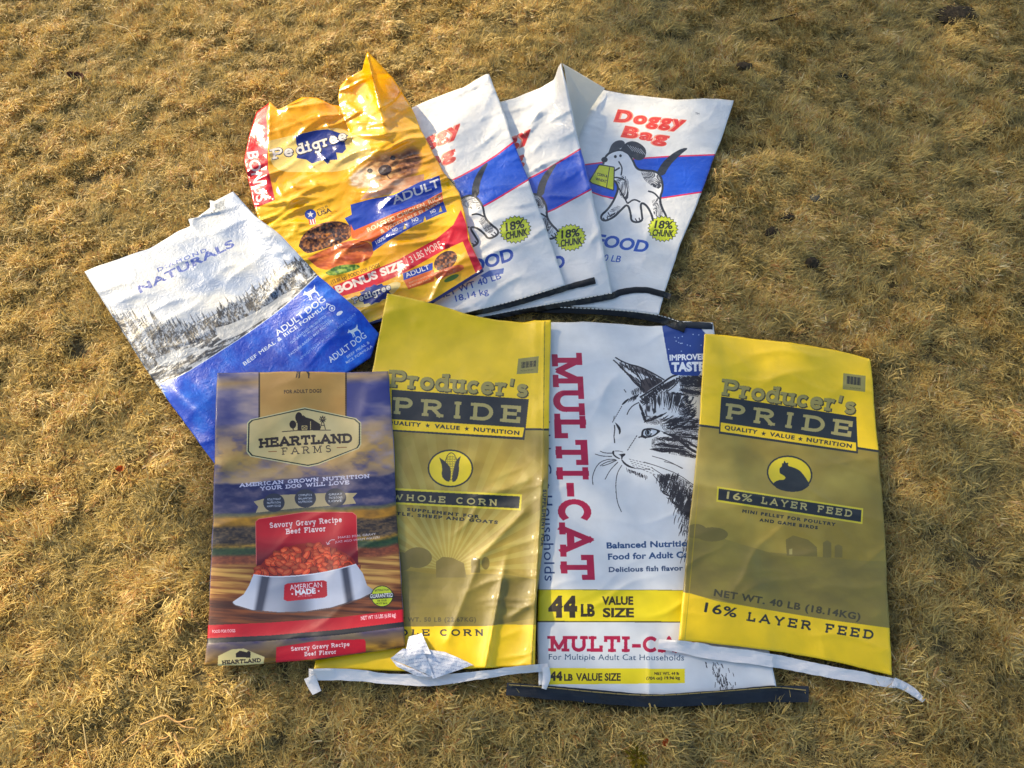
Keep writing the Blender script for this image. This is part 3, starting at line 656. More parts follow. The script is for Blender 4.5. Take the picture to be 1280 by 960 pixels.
# ---- cat food bag
def art_cat():
    cv = new_art('cat', (216, 218, 216))
    c = K(3.84, 670, 390); d = K(3.2, 620, 640); e = K(9.6, 755, 430); f = K(8.0, 755, 520)
    M = (176, 20, 62); NV = (34, 62, 108)
    cv.slab("MULTI-CAT", (689, 444), (701, 725), 39, M, .22, .15, .07, up=((1.0, 0), (1.1, 0)))
    cv.text("For Multiple Adult Cat Households", (671, 402), (681, 726), 12.5, NV, .0, 1.05, up=((1, 0), (1, 0)))
    I = (38, 34, 36)
    R = random.Random(5)
    cv.ell((880, 492), 26, 34, (226, 208, 168), 0, .5); cv.ell((884, 545), 12, 30, (222, 206, 176), 0, .4)
    def fan(k_, A, B, n, dx, dy, ln, jit, w, cur=.15):
        """n tapered hairs rooted along A..B, pointing (dx,dy) which may turn from first to second pair"""
        n = int(n * 1.7); w = w * .85; ln = ln * 1.15
        for i in range(n):
            t = i / max(1, n - 1) + R.uniform(-.5, .5) / n
            x = A[0] + (B[0] - A[0]) * t + R.uniform(-jit, jit); y = A[1] + (B[1] - A[1]) * t + R.uniform(-jit, jit)
            ux = dx[0] + (dx[1] - dx[0]) * t + R.uniform(-.12, .12); uy = dy[0] + (dy[1] - dy[0]) * t + R.uniform(-.12, .12)
            l = ln * R.uniform(.6, 1.3)
            q = k_((x, y), (x + ux * l * .5 - uy * l * cur * .5, y + uy * l * .5 + ux * l * cur * .5), (x + ux * l, y + uy * l))
            cv.line(q, w * R.uniform(.7, 1.2), I, sm=2, taper=True)
    # left ear
    for P, w in (([(135, 160), (200, 200), (300, 245), (420, 270), (540, 325), (640, 380), (725, 432)], 1.6), ([(110, 190), (190, 260), (300, 380), (360, 460), (430, 520)], 1.5), ([(210, 240), (330, 320), (440, 410), (450, 520), (440, 600)], 1.2), ([(430, 640), (560, 560), (700, 470), (800, 395), (885, 365)], 2.2), ([(905, 380), (905, 430), (860, 490), (780, 560), (740, 560)], 1.3)):
        cv.line(e(*P), w, I, sm=2)
    cv.poly(e((450, 440), (520, 400), (640, 400), (720, 440), (640, 490), (560, 540), (480, 600), (450, 560)), (58, 48, 46), .9, sm=1)
    cv.poly(e((740, 470), (800, 440), (870, 425), (860, 470), (800, 520), (750, 560)), (60, 54, 54), .85, sm=1)
    cv.poly(e((300, 255), (420, 275), (560, 340), (640, 400), (520, 400), (400, 330)), (70, 62, 62), .75, sm=1)
    cv.poly(e((235, 300), (330, 380), (410, 440), (440, 500), (380, 470), (300, 400)), (70, 62, 62), .7, sm=1)
    for i in range(14):
        t = i / 13.0; x = 330 + 270 * t; y = 285 + 120 * t
        cv.line(e((x, y), (x + 14, y + 45)), .55, (205, 208, 212))
    fan(e, (180, 215), (620, 385), 34, (.3, .55), (1, .85), 55, 4, .9)
    fan(e, (170, 260), (420, 500), 22, (.85, .8), (.5, .2), 45, 4, .9)
    fan(e, (440, 640), (880, 400), 46, (.5, .2), (.85, .9), 60, 10, 1.0)
    fan(e, (430, 690), (700, 470), 40, (.9, .6), (.55, .4), 60, 14, 1.2)
    fan(e, (330, 560), (450, 500), 10, (.3, .4), (1, 1), 60, 6, .9)
    fan(e, (920, 400), (1180, 380), 30, (.9, 1), (.45, .7), 60, 12, 1.3); fan(e, (910, 470), (1170, 470), 30, (1, 1), (.1, .3), 70, 26, 1.3)
    fan(e, (900, 560), (1160, 590), 26, (1, 1), (-.2, .25), 80, 22, 1.3)
    fan(e, (880, 420), (1150, 430), 26, (1, .8), (.5, .8), 60, 18, 1.2)
    # forehead and brow
    fan(e, (520, 640), (740, 560), 12, (-.1, 0), (1, 1), 120, 10, .9, .03); fan(e, (760, 580), (960, 640), 16, (-.1, -.45), (1, .9), 140, 12, 1.0, .03)
    fan(e, (420, 700), (480, 900), 16, (.4, .6), (.9, .9), 60, 10, 1.2); fan(e, (800, 600), (930, 600), 12, (.7, .9), (-.4, .1), 50, 8, 1.4)
    fan(e, (330, 640), (420, 600), 12, (-.7, -.5), (.75, .9), 60, 6, .9)
    cv.line(e((240, 545), (265, 580)), 1.1, I); cv.line(e((275, 850), (300, 790), (350, 735), (420, 700)), 1.2, I, sm=2)
    cv.line(e((215, 730), (260, 690), (300, 655)), 2.6, I, sm=1, taper=True)
    for i in range(9):
        t = i / 8.0; x = 215 - 105 * t; y = 745 + 180 * t
        cv.line(e((x, y), (x - 10, y + 16)), 1.0, I)
    fan(e, (960, 640), (1080, 860), 34, (.5, .2), (-.5, .1), 70, 26, 1.6); fan(e, (900, 760), (1060, 900), 24, (.8, .6), (-.6, -.4), 80, 26, 1.3)
    fan(e, (480, 940), (660, 870), 12, (.8, .9), (-.5, -.4), 90, 10, 1.8)
    # near eye
    cv.poly(f((370, 200), (375, 150), (400, 125), (470, 118), (540, 135), (570, 150), (540, 175), (500, 205), (430, 222), (390, 215)), I, sm=2)
    cv.poly(f((392, 190), (395, 150), (430, 135), (490, 135), (540, 150), (500, 190), (430, 208)), (196, 204, 210), sm=2)
    cv.ell(f((445, 168))[0], 4.4, 4.6, I); cv.ell(f((445, 168))[0], 3.2, 3.3, (150, 160, 166)); cv.ell(f((440, 165))[0], 1.6, 2.8, (20, 20, 24)); cv.ell(f((475, 160))[0], 1.3, 1.6, (230, 232, 234))
    cv.line(f((345, 215), (375, 205), (420, 222)), 1.6, I, sm=1)
    cv.poly(f((560, 145), (640, 175), (720, 200), (800, 260), (870, 320), (930, 350), (925, 380), (860, 345), (790, 290), (700, 220), (620, 185)), I, sm=1)
    fan(f, (590, 160), (920, 300), 30, (1, 1), (.1, .6), 60, 16, 1.2)
    fan(f, (500, 235), (680, 230), 16, (.9, .9), (-.4, .1), 70, 14, 1.1); fan(f, (470, 330), (740, 340), 30, (1, .95), (.0, .25), 90, 16, 1.3); fan(f, (500, 285), (720, 300), 22, (1, 1), (-.2, .3), 80, 14, 1.1)
    fan(f, (740, 350), (900, 390), 18, (1, 1), (.2, .5), 70, 20, 1.0); fan(f, (560, 60), (900, 60), 40, (1, 1), (-.5, -.1), 80, 26, 1.1); fan(f, (620, 110), (920, 130), 34, (1, 1), (-.35, .1), 80, 26, 1.2); fan(f, (700, 180), (930, 210), 24, (1, 1), (-.1, .3), 70, 20, 1.2)
    # far eye, muzzle
    cv.poly(f((108, 62), (140, 85), (168, 125), (170, 165), (150, 190), (150, 150), (130, 110)), I, sm=1)
    cv.line(f((105, 90), (108, 130), (100, 200), (106, 270)), 1.3, I, .9); cv.line(f((95, 50), (102, 0)), .8, I)
    for i in range(7): cv.line(f((330 - i * 14, 195 + i * 22), (318 - i * 14, 212 + i * 22)), 1.0, I)
    cv.poly(f((80, 370), (85, 350), (105, 345), (100, 375), (110, 395), (170, 430), (150, 432), (100, 405)), I, sm=1)
    cv.poly(f((145, 385), (200, 375), (215, 375), (212, 395), (190, 405), (182, 435), (170, 430), (172, 400)), I, sm=1)
    cv.line(f((175, 435), (205, 475), (250, 505), (320, 525)), 2.4, I, sm=2, taper=True); cv.line(f((320, 525), (390, 532), (460, 530)), .8, I)
    cv.line(f((190, 360), (150, 350), (110, 350)), .7, I, .7)
    fan(f, (230, 520), (430, 600), 24, (.3, -.2), (1, 1), 30, 6, .9)
    for a in range(4):
        q = [(240 + a * 20, 430 + a * 14 + (i * (15 + 6 * a))) for i in range(1)]
        for j in range(7): cv.line(f((250 + j * 34 + a * 12, 430 + a * 22 + j * (8 + a * 2)), (272 + j * 34 + a * 12, 436 + a * 22 + j * (8 + a * 2))), .7, I, .8)
    for P in ([(480, 400), (620, 440), (790, 525)], [(400, 460), (560, 510), (740, 580), (910, 700)], [(480, 520), (700, 660), (900, 800)], [(490, 585), (600, 730), (780, 960)], [(540, 600), (700, 780), (800, 950)], [(600, 455), (700, 480), (780, 524)]): cv.line(f(*P), .8, I, sm=1)
    # whiskers
    for P in ([(80, 372), (0, 370), (-40, 350)], [(80, 404), (-20, 402), (-90, 380)], [(120, 436), (40, 430), (-60, 470), (-120, 600), (-110, 690)], [(120, 440), (20, 460), (-40, 500)], [(140, 460), (60, 540), (10, 635)], [(180, 490), (130, 570), (115, 700), (130, 860), (175, 960)], [(130, 440), (50, 480), (-20, 500)]): cv.line(f(*P), .9, I, sm=2)
    # neck fur
    fan(f, (550, 590), (760, 580), 34, (-.1, -.3), (1, 1), 70, 14, 1.1); fan(f, (600, 640), (900, 760), 44, (-.3, -.1), (1, 1), 90, 30, 1.1); fan(f, (700, 740), (900, 880), 40, (-.4, -.2), (1, 1), 90, 34, 1.4)
    fan(f, (555, 735), (720, 905), 8, (.9, 1), (.3, .4), 70, 8, 1.4); fan(f, (760, 850), (880, 960), 26, (-.4, -.2), (1, 1), 70, 24, 1.3)
    for s_ in range(7): fan(f, (740 + s_ * 14, 900 + s_ * 80), (860 + s_ * 14, 940 + s_ * 80), 7, (-.3, 0), (1, 1), 70, 26, 1.0)
    cv.hatch(e((190, 205), (330, 245), (520, 320), (720, 430), (640, 480), (520, 540), (450, 600), (440, 430), (330, 330)), 62, .9, .12, 0.48, seed=21)
    cv.hatch(e((120, 190), (200, 260), (440, 420), (450, 600), (380, 480), (300, 390)), 40, .9, .14, 0.51, seed=22)
    cv.hatch(e((430, 690), (560, 570), (740, 470), (880, 400), (800, 560), (600, 620), (500, 720), (440, 760)), -38, .9, .14, 0.48, seed=23)
    cv.hatch(e((480, 640), (700, 560), (940, 590), (980, 700), (880, 830), (700, 760), (520, 900), (480, 800)), 88, .75, .07, 0.62, seed=24, ctr=e((700, 1500))[0])
    cv.hatch(e((900, 380), (1190, 370), (1180, 640), (960, 620), (900, 500)), 8, .8, .10, 0.46, seed=25, bend=1.6)
    cv.hatch(e((960, 620), (1130, 640), (1100, 900), (920, 900), (880, 800)), -32, .85, .10, 0.50, seed=26, bend=1.2)
    cv.hatch(f((380, 0), (640, 0), (560, 90), (430, 80)), -30, .8, .10, 0.52, seed=27, bend=1)
    cv.hatch(f((560, 90), (700, 20), (935, 20), (935, 330), (820, 260), (700, 190), (600, 150)), 14, .85, .09, 0.51, seed=28, bend=1.4)
    cv.hatch(f((480, 230), (680, 200), (800, 290), (925, 390), (860, 420), (720, 390), (520, 360), (470, 320)), 8, .85, .09, 0.53, seed=29, bend=1.2)
    cv.hatch(f((520, 580), (720, 590), (900, 690), (930, 800), (900, 1000), (800, 1000), (700, 800), (600, 660)), 112, .85, .09, 0.48, seed=30, bend=1.2)
    cv.hatch(f((760, 960), (900, 960), (900, 1600), (860, 1700), (820, 1300)), 105, .8, .1, 0.58, seed=31, bend=.8)
    # blue corner
    NB = (30, 62, 134)
    cv.poly([(827.5, 407), (882, 400), (884, 470), (842, 469), (837.5, 465)], NB, sm=1)
    for i in range(14): cv.ell((832 + R.random() * 46, 414 + R.random() * 26), .8, .7, (170, 190, 220), n=8)
    cv.text("IMPROVED", (837, 450.5), (884, 449), 6.8, WHT, .04); cv.text("TASTE", (839.5, 464), (881, 463), 10.2, WHT, .06)
    TX = (36, 72, 116)
    cv.text("Balanced Nutrition", (758.4, 685.5), (866, 682.5), 7.2, TX, .035, 1.05); cv.text("Food for Adult Cats", (760, 699.5), (870, 696.5), 7.2, TX, .035, 1.05); cv.text("Delicious fish flavor cats love", (761, 715), (898, 712), 6.0, (44, 66, 100), .03, 1.05)
    Y2 = (238, 214, 20)
    cv.poly([(660, 737), (671.6, 737), (862, 738), (1000, 739), (1000, 778), (851, 777), (672, 776.8), (660, 777)], Y2)
    cv.line([(660, 776.8), (1000, 778)], 1.4, (70, 60, 20)); cv.line([(660, 737), (1000, 738.5)], .9, (150, 140, 40))
    K2 = (54, 42, 20)
    cv.text("44", (685.5, 770), (721.5, 770), 23, K2, .06); cv.text("LB", (726, 770), (743.5, 770), 14, K2, .05); cv.text("VALUE", (752.5, 755.5), (791.5, 755.5), 9.5, K2, .04); cv.text("SIZE", (753.5, 771), (792.5, 771), 10.5, K2, .04)
    cv.slab("MULTI-CAT", (686, 814.5), (869, 816), 20, M, .22, .15, .08)
    cv.text("For Multiple Adult Cat Households", (686, 824.5), (855, 825.5), 7, (42, 72, 100), 0, 1.05)
    cv.poly([(684, 835), (856, 836), (856, 854), (684, 855.6)], Y2)
    cv.text("44", (687, 850.5), (703, 850.5), 10.5, K2, .05); cv.text("LB", (705, 850.5), (716, 850.5), 7.5, K2, .04); cv.text("VALUE SIZE", (720, 850.5), (776, 850.5), 8.5, K2, .03)
    cv.text("NET WT. 44 lb", (818, 843.5), (849, 843.5), 3.4, K2, .03); cv.text("(704 oz) 19.96 kg", (808, 849.5), (850, 849), 3.4, K2, .03)
    for i in range(60):
        x = 885 + R.gauss(6, 7); y = 824 + R.random() * 36
        cv.line([(x + (y - 824) * .4, y), (x + (y - 824) * .4 + R.uniform(-1, 3), y + R.uniform(3, 8))], .7, (50, 46, 46), taper=False)

# ---- farm picture bag
def art_farm():
    cv = new_art('farm', (96, 92, 130))
    c = K(4.74, 250, 450); d = K(4.57, 250, 640)
    def scene(px, py):
        t = py + (px - 380) * .06
        n = fbm(px * .018, py * .045, 5, 4); m = fbm(px * .06, py * .12, 15, 4); q = fbm(px * .25, py * .5, 18, 3)
        col = lerp((54, 60, 122), (186, 160, 150), (n - .36) * 2.6)
        gold = np.clip(1 - np.abs(t - 568) / 44, 0, 1) ** .6 * np.clip(.65 + (m - .4) * 2, 0, 1)
        gold = np.maximum(gold, np.clip(1 - np.abs(t - 474) / 10, 0, 1) * .7)[:, None]
        col = col * (1 - gold) + lerp((178, 128, 54), (214, 172, 96), m) * gold
        def over(y0, s_, c_):
            nonlocal col
            k_ = np.clip((t - y0 - 5 * (fbm(px * .03, px * 0, 7, 3) - .5)) / s_, 0, 1)[:, None]; col = col * (1 - k_) + c_ * k_
        over(597, 3, lerp((24, 34, 84), (110, 96, 112), (m - .38) * 2.0))
        over(634, 3, lerp((70, 70, 60), (110, 110, 70), q)); over(638, 4, lerp((120, 84, 24), (206, 146, 34), m * 1.5 - .2))
        over(650, 4, lerp((40, 34, 34), (106, 84, 56), (q - .3) * 2)); over(672, 4, lerp((96, 72, 30), (176, 134, 44), q * 1.4 - .2)); over(677, 4, lerp((24, 52, 34), (56, 84, 44), q))
        over(686, 4, lerp((104, 46, 28), (160, 82, 44), q * 1.3 - .1)); 
        w = fbm(px * .014 + t * .02, t * .3 - px * .035, 25, 4); pl = .5 + .5 * np.cos((px - 382) * .03)
        wood = lerp((110, 52, 20), (212, 160, 78), (w - .36) * 2.2 + .35 - pl * .25) ; dkw = lerp((62, 28, 18), (134, 72, 34), (w - .36) * 2.4 + .2)
        over(697, 5, wood); over(738, 10, dkw)
        return col
    cv.poly(outline('farm'), scene)
    cv.poly(c((352, 60), (862, 60), (862, 345), (352, 345)), lambda px, py: lerp((186, 134, 58), (206, 160, 84), fbm(px * .02, py * .05, 3, 2)))
    for x in (351, 865): cv.line(c((x, 60), (x, 350)), 2.0, (50, 34, 20))
    x, y = c((602, 88))[0]; dog_shape(cv, x, y - 4, 12, (60, 44, 26))
    cv.text("FOR ADULT DOGS", *c((498, 198), (720, 192)), 4.2, (70, 50, 30), .03, 1.1)
    hexa = [(620, 280), (925, 345), (955, 372), (955, 500), (940, 525), (700, 622), (640, 634), (560, 620), (300, 572), (276, 545), (280, 372), (300, 352)]
    cv.poly(c(*hexa), (214, 204, 148)); ctr = np.array([618, 455.])
    cv.poly([c(tuple(ctr + (np.array(p) - ctr) * np.array([.982, .965])))[0] for p in hexa], (34, 42, 26)); cv.poly([c(tuple(ctr + (np.array(p) - ctr) * np.array([.958, .925])))[0] for p in hexa], lambda px, py: lerp((206, 178, 112), (222, 200, 140), fbm(px * .03, py * .03, 3, 2)))
    DKB = (48, 36, 28)
    cv.poly(c((578, 415), (578, 368), (610, 335), (665, 350), (712, 380), (712, 415)), DKB); cv.line(c((572, 372), (612, 330), (655, 372)), 1.6, DKB)
    cv.line(c((655, 362), (655, 412)), 1, (206, 178, 112)); cv.frame(c((604, 390), (634, 390), (634, 412), (604, 412)), .8, (206, 178, 112)); cv.line(c((604, 390), (634, 412)), .7, (206, 178, 112)); cv.line(c((634, 390), (604, 412)), .7, (206, 178, 112))
    cv.ell(c((586, 340))[0], 4.5, 6.5, DKB); cv.ell(c((550, 382))[0], 4.2, 5, DKB); cv.line(c((550, 380), (552, 415)), 1.4, DKB)
    x, y = c((727, 350))[0]
    for i in range(8):
        a = math.pi * i / 4; cv.line([(x + math.cos(a), y + math.sin(a)), (x + 4.4 * math.cos(a), y + 4.2 * math.sin(a))], 1.5, DKB)
    cv.line([(x, y), (x - 3.5, y + 13)], 1, DKB); cv.line([(x, y), (x + 3.5, y + 13)], 1, DKB); cv.line([(x - 2, y + 8), (x + 2, y + 8)], .8, DKB)
    cv.line(c((485, 425), (620, 414), (775, 416)), 1, DKB, sm=1)
    cv.slab("HEARTLAND", *c((350, 523), (903, 492)), 12.2, DKB, .25, .13, .07, arch=.85)
    cv.slab("FARMS", *c((486, 562), (778, 546)), 9, (58, 44, 36), .13, .14, .6)
    cv.line(c((405, 543), (455, 541)), 1.0, (150, 90, 40)); cv.line(c((810, 519), (870, 517)), 1.0, (150, 90, 40))
    LT = (206, 204, 222)
    cv.slab("AMERICAN GROWN NUTRITION", *c((235, 754), (1005, 699)), 4.9, LT, .2, .12, .1, arch=.35); cv.slab("YOUR DOG WILL LOVE", *c((358, 774), (885, 736)), 4.9, LT, .2, .12, .12, arch=.3)
    cv.poly(c((318, 838), (460, 800), (800, 786), (932, 788), (905, 815), (925, 850), (800, 862), (560, 880), (330, 905), (345, 870)), (176, 158, 116))
    for (a, b), T3 in (((438, 845), ("ADULT MAINT", "NUTRITION", "HAPPY DOGS")), ((624, 820), ("COMPLETE &", "BALANCED", "NUTRITION")), ((803, 815), ("GREAT", "TASTE DOGS", "LOVE"))):
        x, y = c((a, b))[0]; cv.ell((x, y), 13.4, 11.6, (38, 46, 62))
        for i, t in enumerate(T3): cv.text(t, (x - 8.5, y - 3 + i * 4.2 + .4), (x + 8.5, y - 3 + i * 4.2 - .4), 2.4, (180, 186, 196), .02)
    # red panel
    red = lambda px, py: lerp((196, 14, 34), (70, 8, 26), (py - 668) / 46)
    cv.poly(d((325, 375), (318, 55), (336, 40), (600, 0), (870, 2), (893, 20), (905, 320)), red)
    cv.line(d((322, 300), (318, 55), (336, 40), (600, 0), (870, 2), (893, 20), (898, 220)), .8, (220, 110, 100))
    W2 = (236, 220, 214)
    cv.slab("Savory Gravy Recipe", *d((398, 92), (812, 58)), 6.8, W2, .19, .1, .1); cv.slab("Beef Flavor", *d((492, 127), (720, 110)), 6.8, W2, .2, .1, .1)
    cv.text("MAKES REAL GRAVY", *d((790, 152), (1005, 131)), 2.6, (210, 206, 214)); cv.text("JUST ADD WARM WATER!", *d((772, 178), (1026, 150)), 2.6, (210, 206, 214))
    cv.line(d((770, 158), (745, 160), (728, 185)), .8, (210, 206, 214), sm=1); cv.line(d((722, 172), (728, 187), (742, 180)), .8, (210, 206, 214))
    # bowl of kibble
    cv.poly(d((303, 355), (400, 240), (520, 190), (640, 172), (760, 200), (860, 250), (898, 300), (880, 340), (600, 385), (320, 380)), (150, 32, 18), sm=1)
    R = random.Random(3)
    ks = []
    for i in range(120):
        u = R.random(); v = R.random()
        x = 318 + 570 * u; top = 365 - 180 * math.sin(math.pi * min(1, max(0, (x - 295) / 620))) ** .75; bot = 362 - 40 * u
        y = top + (bot - top) * v + 4; ks.append((y, x))
    ks.sort()
    for y, x in ks:
        px_, py_ = d((x, y))[0]; rx = R.uniform(5.5, 9.0); ry = R.uniform(3.8, 5.6); rot = R.uniform(-70, 50)
        b = R.uniform(.7, 1.12)
        cv.ell((px_ + .3, py_ + .7), rx, ry, (104, 22, 12), rot, n=7); cv.ell((px_, py_), rx * .88, ry * .85, (int(218 * b), int(70 * b), int(34 * b)), rot, n=7)
        cv.ell((px_ - .5, py_ - .8), rx * .55, ry * .4, (min(255, int(240 * b)), int(108 * b), int(62 * b)), rot, n=7)
    def steel(px, py):
        u = (px - 290) / 180.0
        s_ = .55 + .35 * np.sin(u * 9.5 + .9) + .12 * np.sin(u * 23)
        dkb = np.exp(-((px - 328 + (py - 740) * .2) / 5) ** 2) + np.exp(-((px - 434 - (py - 730) * .15) / 5) ** 2)
        return lerp((70, 74, 88), (206, 208, 216), s_ - dkb * 1.3 + .3)
    cv.poly(d((305, 358), (420, 372), (600, 362), (760, 335), (892, 298), (930, 350), (955, 420), (1000, 452), (920, 492), (750, 545), (600, 568), (450, 572), (300, 560), (200, 530), (184, 515), (250, 470), (280, 420)), steel)
    cv.line(d((305, 358), (420, 372), (600, 362), (760, 335), (892, 298)), 1.2, (226, 228, 234), sm=1)
    cv.line(d((184, 515), (200, 535), (300, 565), (450, 577), (600, 573), (750, 550), (920, 497), (1000, 455)), 1.0, (96, 84, 84), sm=1)
    cv.poly(d((482, 418), (500, 408), (705, 390), (724, 398), (727, 478), (712, 488), (500, 510), (478, 500)), (196, 22, 40)); 
    cv.text("AMERICAN", *d((515, 447), (698, 429)), 6.6, WHT, 0, 1.0); cv.text("MADE", *d((545, 475), (662, 464)), 6.0, WHT, .05); cv.text("IN THE USA", *d((560, 488), (640, 481)), 2, (230, 180, 180))
    for a in ((527, 468), (678, 451)): star(cv, *d(a)[0], 1.8, WHT)
    x, y = d((1040, 481))[0]
    cv.ell((x, y), 14, 13.4, (28, 32, 22)); cv.ell((x, y), 13, 12.4, (190, 206, 40)); cv.poly(d((965, 470), (1105, 460), (1112, 490), (970, 500)), (28, 34, 34)); cv.text("GUARANTEED", *d((973, 492), (1103, 484)), 4.6, WHT, .02)
    cv.text("SATISFACTION", (x - 9, y - 6), (x + 9, y - 7), 2.4, (60, 66, 20), .02); cv.text("OR YOUR", (x - 6, y + 7), (x + 6, y + 6.4), 2.2, (60, 66, 20), .02); cv.text("MONEY BACK", (x - 7, y + 10.4), (x + 7, y + 9.8), 2.2, (60, 66, 20), .02)
    cv.poly(d((20, 648), (400, 632), (800, 602), (1190, 552), (1190, 624), (800, 672), (400, 705), (20, 722)), (196, 16, 36))
    cv.poly(d((20, 722), (400, 705), (800, 672), (1190, 624), (1190, 652), (800, 702), (400, 735), (20, 750)), (24, 26, 34))
    cv.text("FOOD FOR DOGS", *d((70, 691), (202, 686)), 3.6, (232, 190, 190), .03); cv.text("NET WT 15 LBS (6.80 kg)", *d((920, 617), (1120, 598)), 4.6, (240, 200, 200), .03)
    def low(px, py):
        m = fbm(px * .05, py * .15, 35, 3); t = (py - (803 - (px - 260) * .1)) / 28
        col = lerp((150, 130, 100), (70, 62, 100), m * 1.4 - .2)
        return col * (1 - np.clip(t * 1.3 - .3, 0, 1))[:, None] + lerp((70, 46, 14), (190, 142, 30), m * 1.6 - .3) * np.clip(t * 1.3 - .3, 0, 1)[:, None]
    cv.poly(d((10, 750), (400, 735), (800, 702), (1200, 652), (1200, 900), (10, 900)), low)
    cv.poly(d((436, 772), (660, 738), (730, 732), (938, 727), (946, 740), (948, 800), (700, 835), (432, 862)), (196, 18, 38))
    cv.slab("Savory Gravy Recipe", *d((520, 795), (856, 766)), 5.4, W2, .2, .1, .1); cv.slab("Beef Flavor", *d((598, 824), (780, 810)), 5.4, W2, .2, .1, .1)
    cv.poly(d((100, 885), (104, 822), (180, 785), (250, 780), (368, 828), (362, 872)), (214, 196, 130))
    cv.poly(d((205, 830), (205, 808), (228, 792), (262, 800), (290, 812), (288, 832)), DKB); cv.ell(d((278, 806))[0], 2.6, 2.6, DKB)
    cv.slab("HEARTLAND", *d((126, 872), (348, 858)), 5.2, DKB, .25, .13, .07)
art_blue(); art_yellow(); art_white('white_a'); art_white('white_b'); art_white('white_c'); art_corn(); art_layer(); art_cat(); art_farm()
# ------------------------------------------------------------------ materials
def srgb(c):
    return tuple(((v / 255.0) / 12.92 if v / 255.0 <= .04045 else ((v / 255.0 + .055) / 1.055) ** 2.4) for v in c) + (1.0,)
def mat(name, col=(128, 128, 128), rough=.6, spec=.5, image=None, transl=0.0, bump=(), var=0.0, varscale=30, coat=0.0, metal=0.0):
    m = bpy.data.materials.new(name); m.use_nodes = True
    nt = m.node_tree; N = nt.nodes; L = nt.links
    b = N["Principled BSDF"]
    b.inputs["Roughness"].default_value = rough; b.inputs["Specular IOR Level"].default_value = spec
    b.inputs["Coat Weight"].default_value = coat; b.inputs["Coat Roughness"].default_value = .12; b.inputs["Metallic"].default_value = metal
    tc = N.new("ShaderNodeTexCoord")
    if image:
        t = N.new("ShaderNodeTexImage"); t.image = image; t.interpolation = 'Linear'; t.extension = 'EXTEND'
        src = t.outputs[0]
    else:
        r = N.new("ShaderNodeRGB"); r.outputs[0].default_value = srgb(col); src = r.outputs[0]
    if var:
        n = N.new("ShaderNodeTexNoise"); n.inputs["Scale"].default_value = varscale; n.inputs["Detail"].default_value = 5
        L.new(tc.outputs["Object"], n.inputs["Vector"])
        mr = N.new("ShaderNodeMapRange"); mr.inputs[1].default_value = .3; mr.inputs[2].default_value = .7; mr.inputs[3].default_value = 1 - var; mr.inputs[4].default_value = 1 + var * .4
        L.new(n.outputs[0], mr.inputs[0])
        mx = N.new("ShaderNodeVectorMath"); mx.operation = 'SCALE'
        L.new(src, mx.inputs[0]); L.new(mr.outputs[0], mx.inputs["Scale"]); src = mx.outputs[0]
        L.new(mr.outputs[0], b.inputs["Roughness"]) if False else None
    L.new(src, b.inputs["Base Color"])
    last = None
    for (kind, scale, dist) in bump:
        if kind == 'weave':
            tx = N.new("ShaderNodeTexWave"); tx.inputs["Scale"].default_value = scale; tx.bands_direction = 'X'
            ty = N.new("ShaderNodeTexWave"); ty.inputs["Scale"].default_value = scale * .8; ty.bands_direction = 'Y'
            L.new(tc.outputs["Object"], tx.inputs["Vector"]); L.new(tc.outputs["Object"], ty.inputs["Vector"])
            ad = N.new("ShaderNodeMath"); ad.operation = 'ADD'; L.new(tx.outputs[1], ad.inputs[0]); L.new(ty.outputs[1], ad.inputs[1]); o = ad.outputs[0]
        elif kind == 'crease':
            v = N.new("ShaderNodeTexVoronoi"); v.feature = 'DISTANCE_TO_EDGE'; v.inputs["Scale"].default_value = scale
            nz = N.new("ShaderNodeTexNoise"); nz.inputs["Scale"].default_value = scale * .6; L.new(tc.outputs["Object"], nz.inputs["Vector"])
            ad = N.new("ShaderNodeMixRGB"); ad.inputs[0].default_value = .12
            L.new(tc.outputs["Object"], ad.inputs[1]); L.new(nz.outputs[1], ad.inputs[2]); L.new(ad.outputs[0], v.inputs["Vector"])
            o = v.outputs["Distance"]
        else:
            n = N.new("ShaderNodeTexNoise"); n.inputs["Scale"].default_value = scale; n.inputs["Detail"].default_value = 4
            L.new(tc.outputs["Object"], n.inputs["Vector"]); o = n.outputs[0]
        bp = N.new("ShaderNodeBump"); bp.inputs["Strength"].default_value = 1.0; bp.inputs["Distance"].default_value = dist
        L.new(o, bp.inputs["Height"])
        if last: L.new(last, bp.inputs["Normal"])
        last = bp.outputs[0]
    if last: L.new(last, b.inputs["Normal"])
    if transl:
        tr = N.new("ShaderNodeBsdfTranslucent"); L.new(src, tr.inputs[0])
        ms = N.new("ShaderNodeMixShader"); ms.inputs[0].default_value = transl
        L.new(b.outputs[0], ms.inputs[1]); L.new(tr.outputs[0], ms.inputs[2]); L.new(ms.outputs[0], N["Material Output"].inputs[0])
    return m

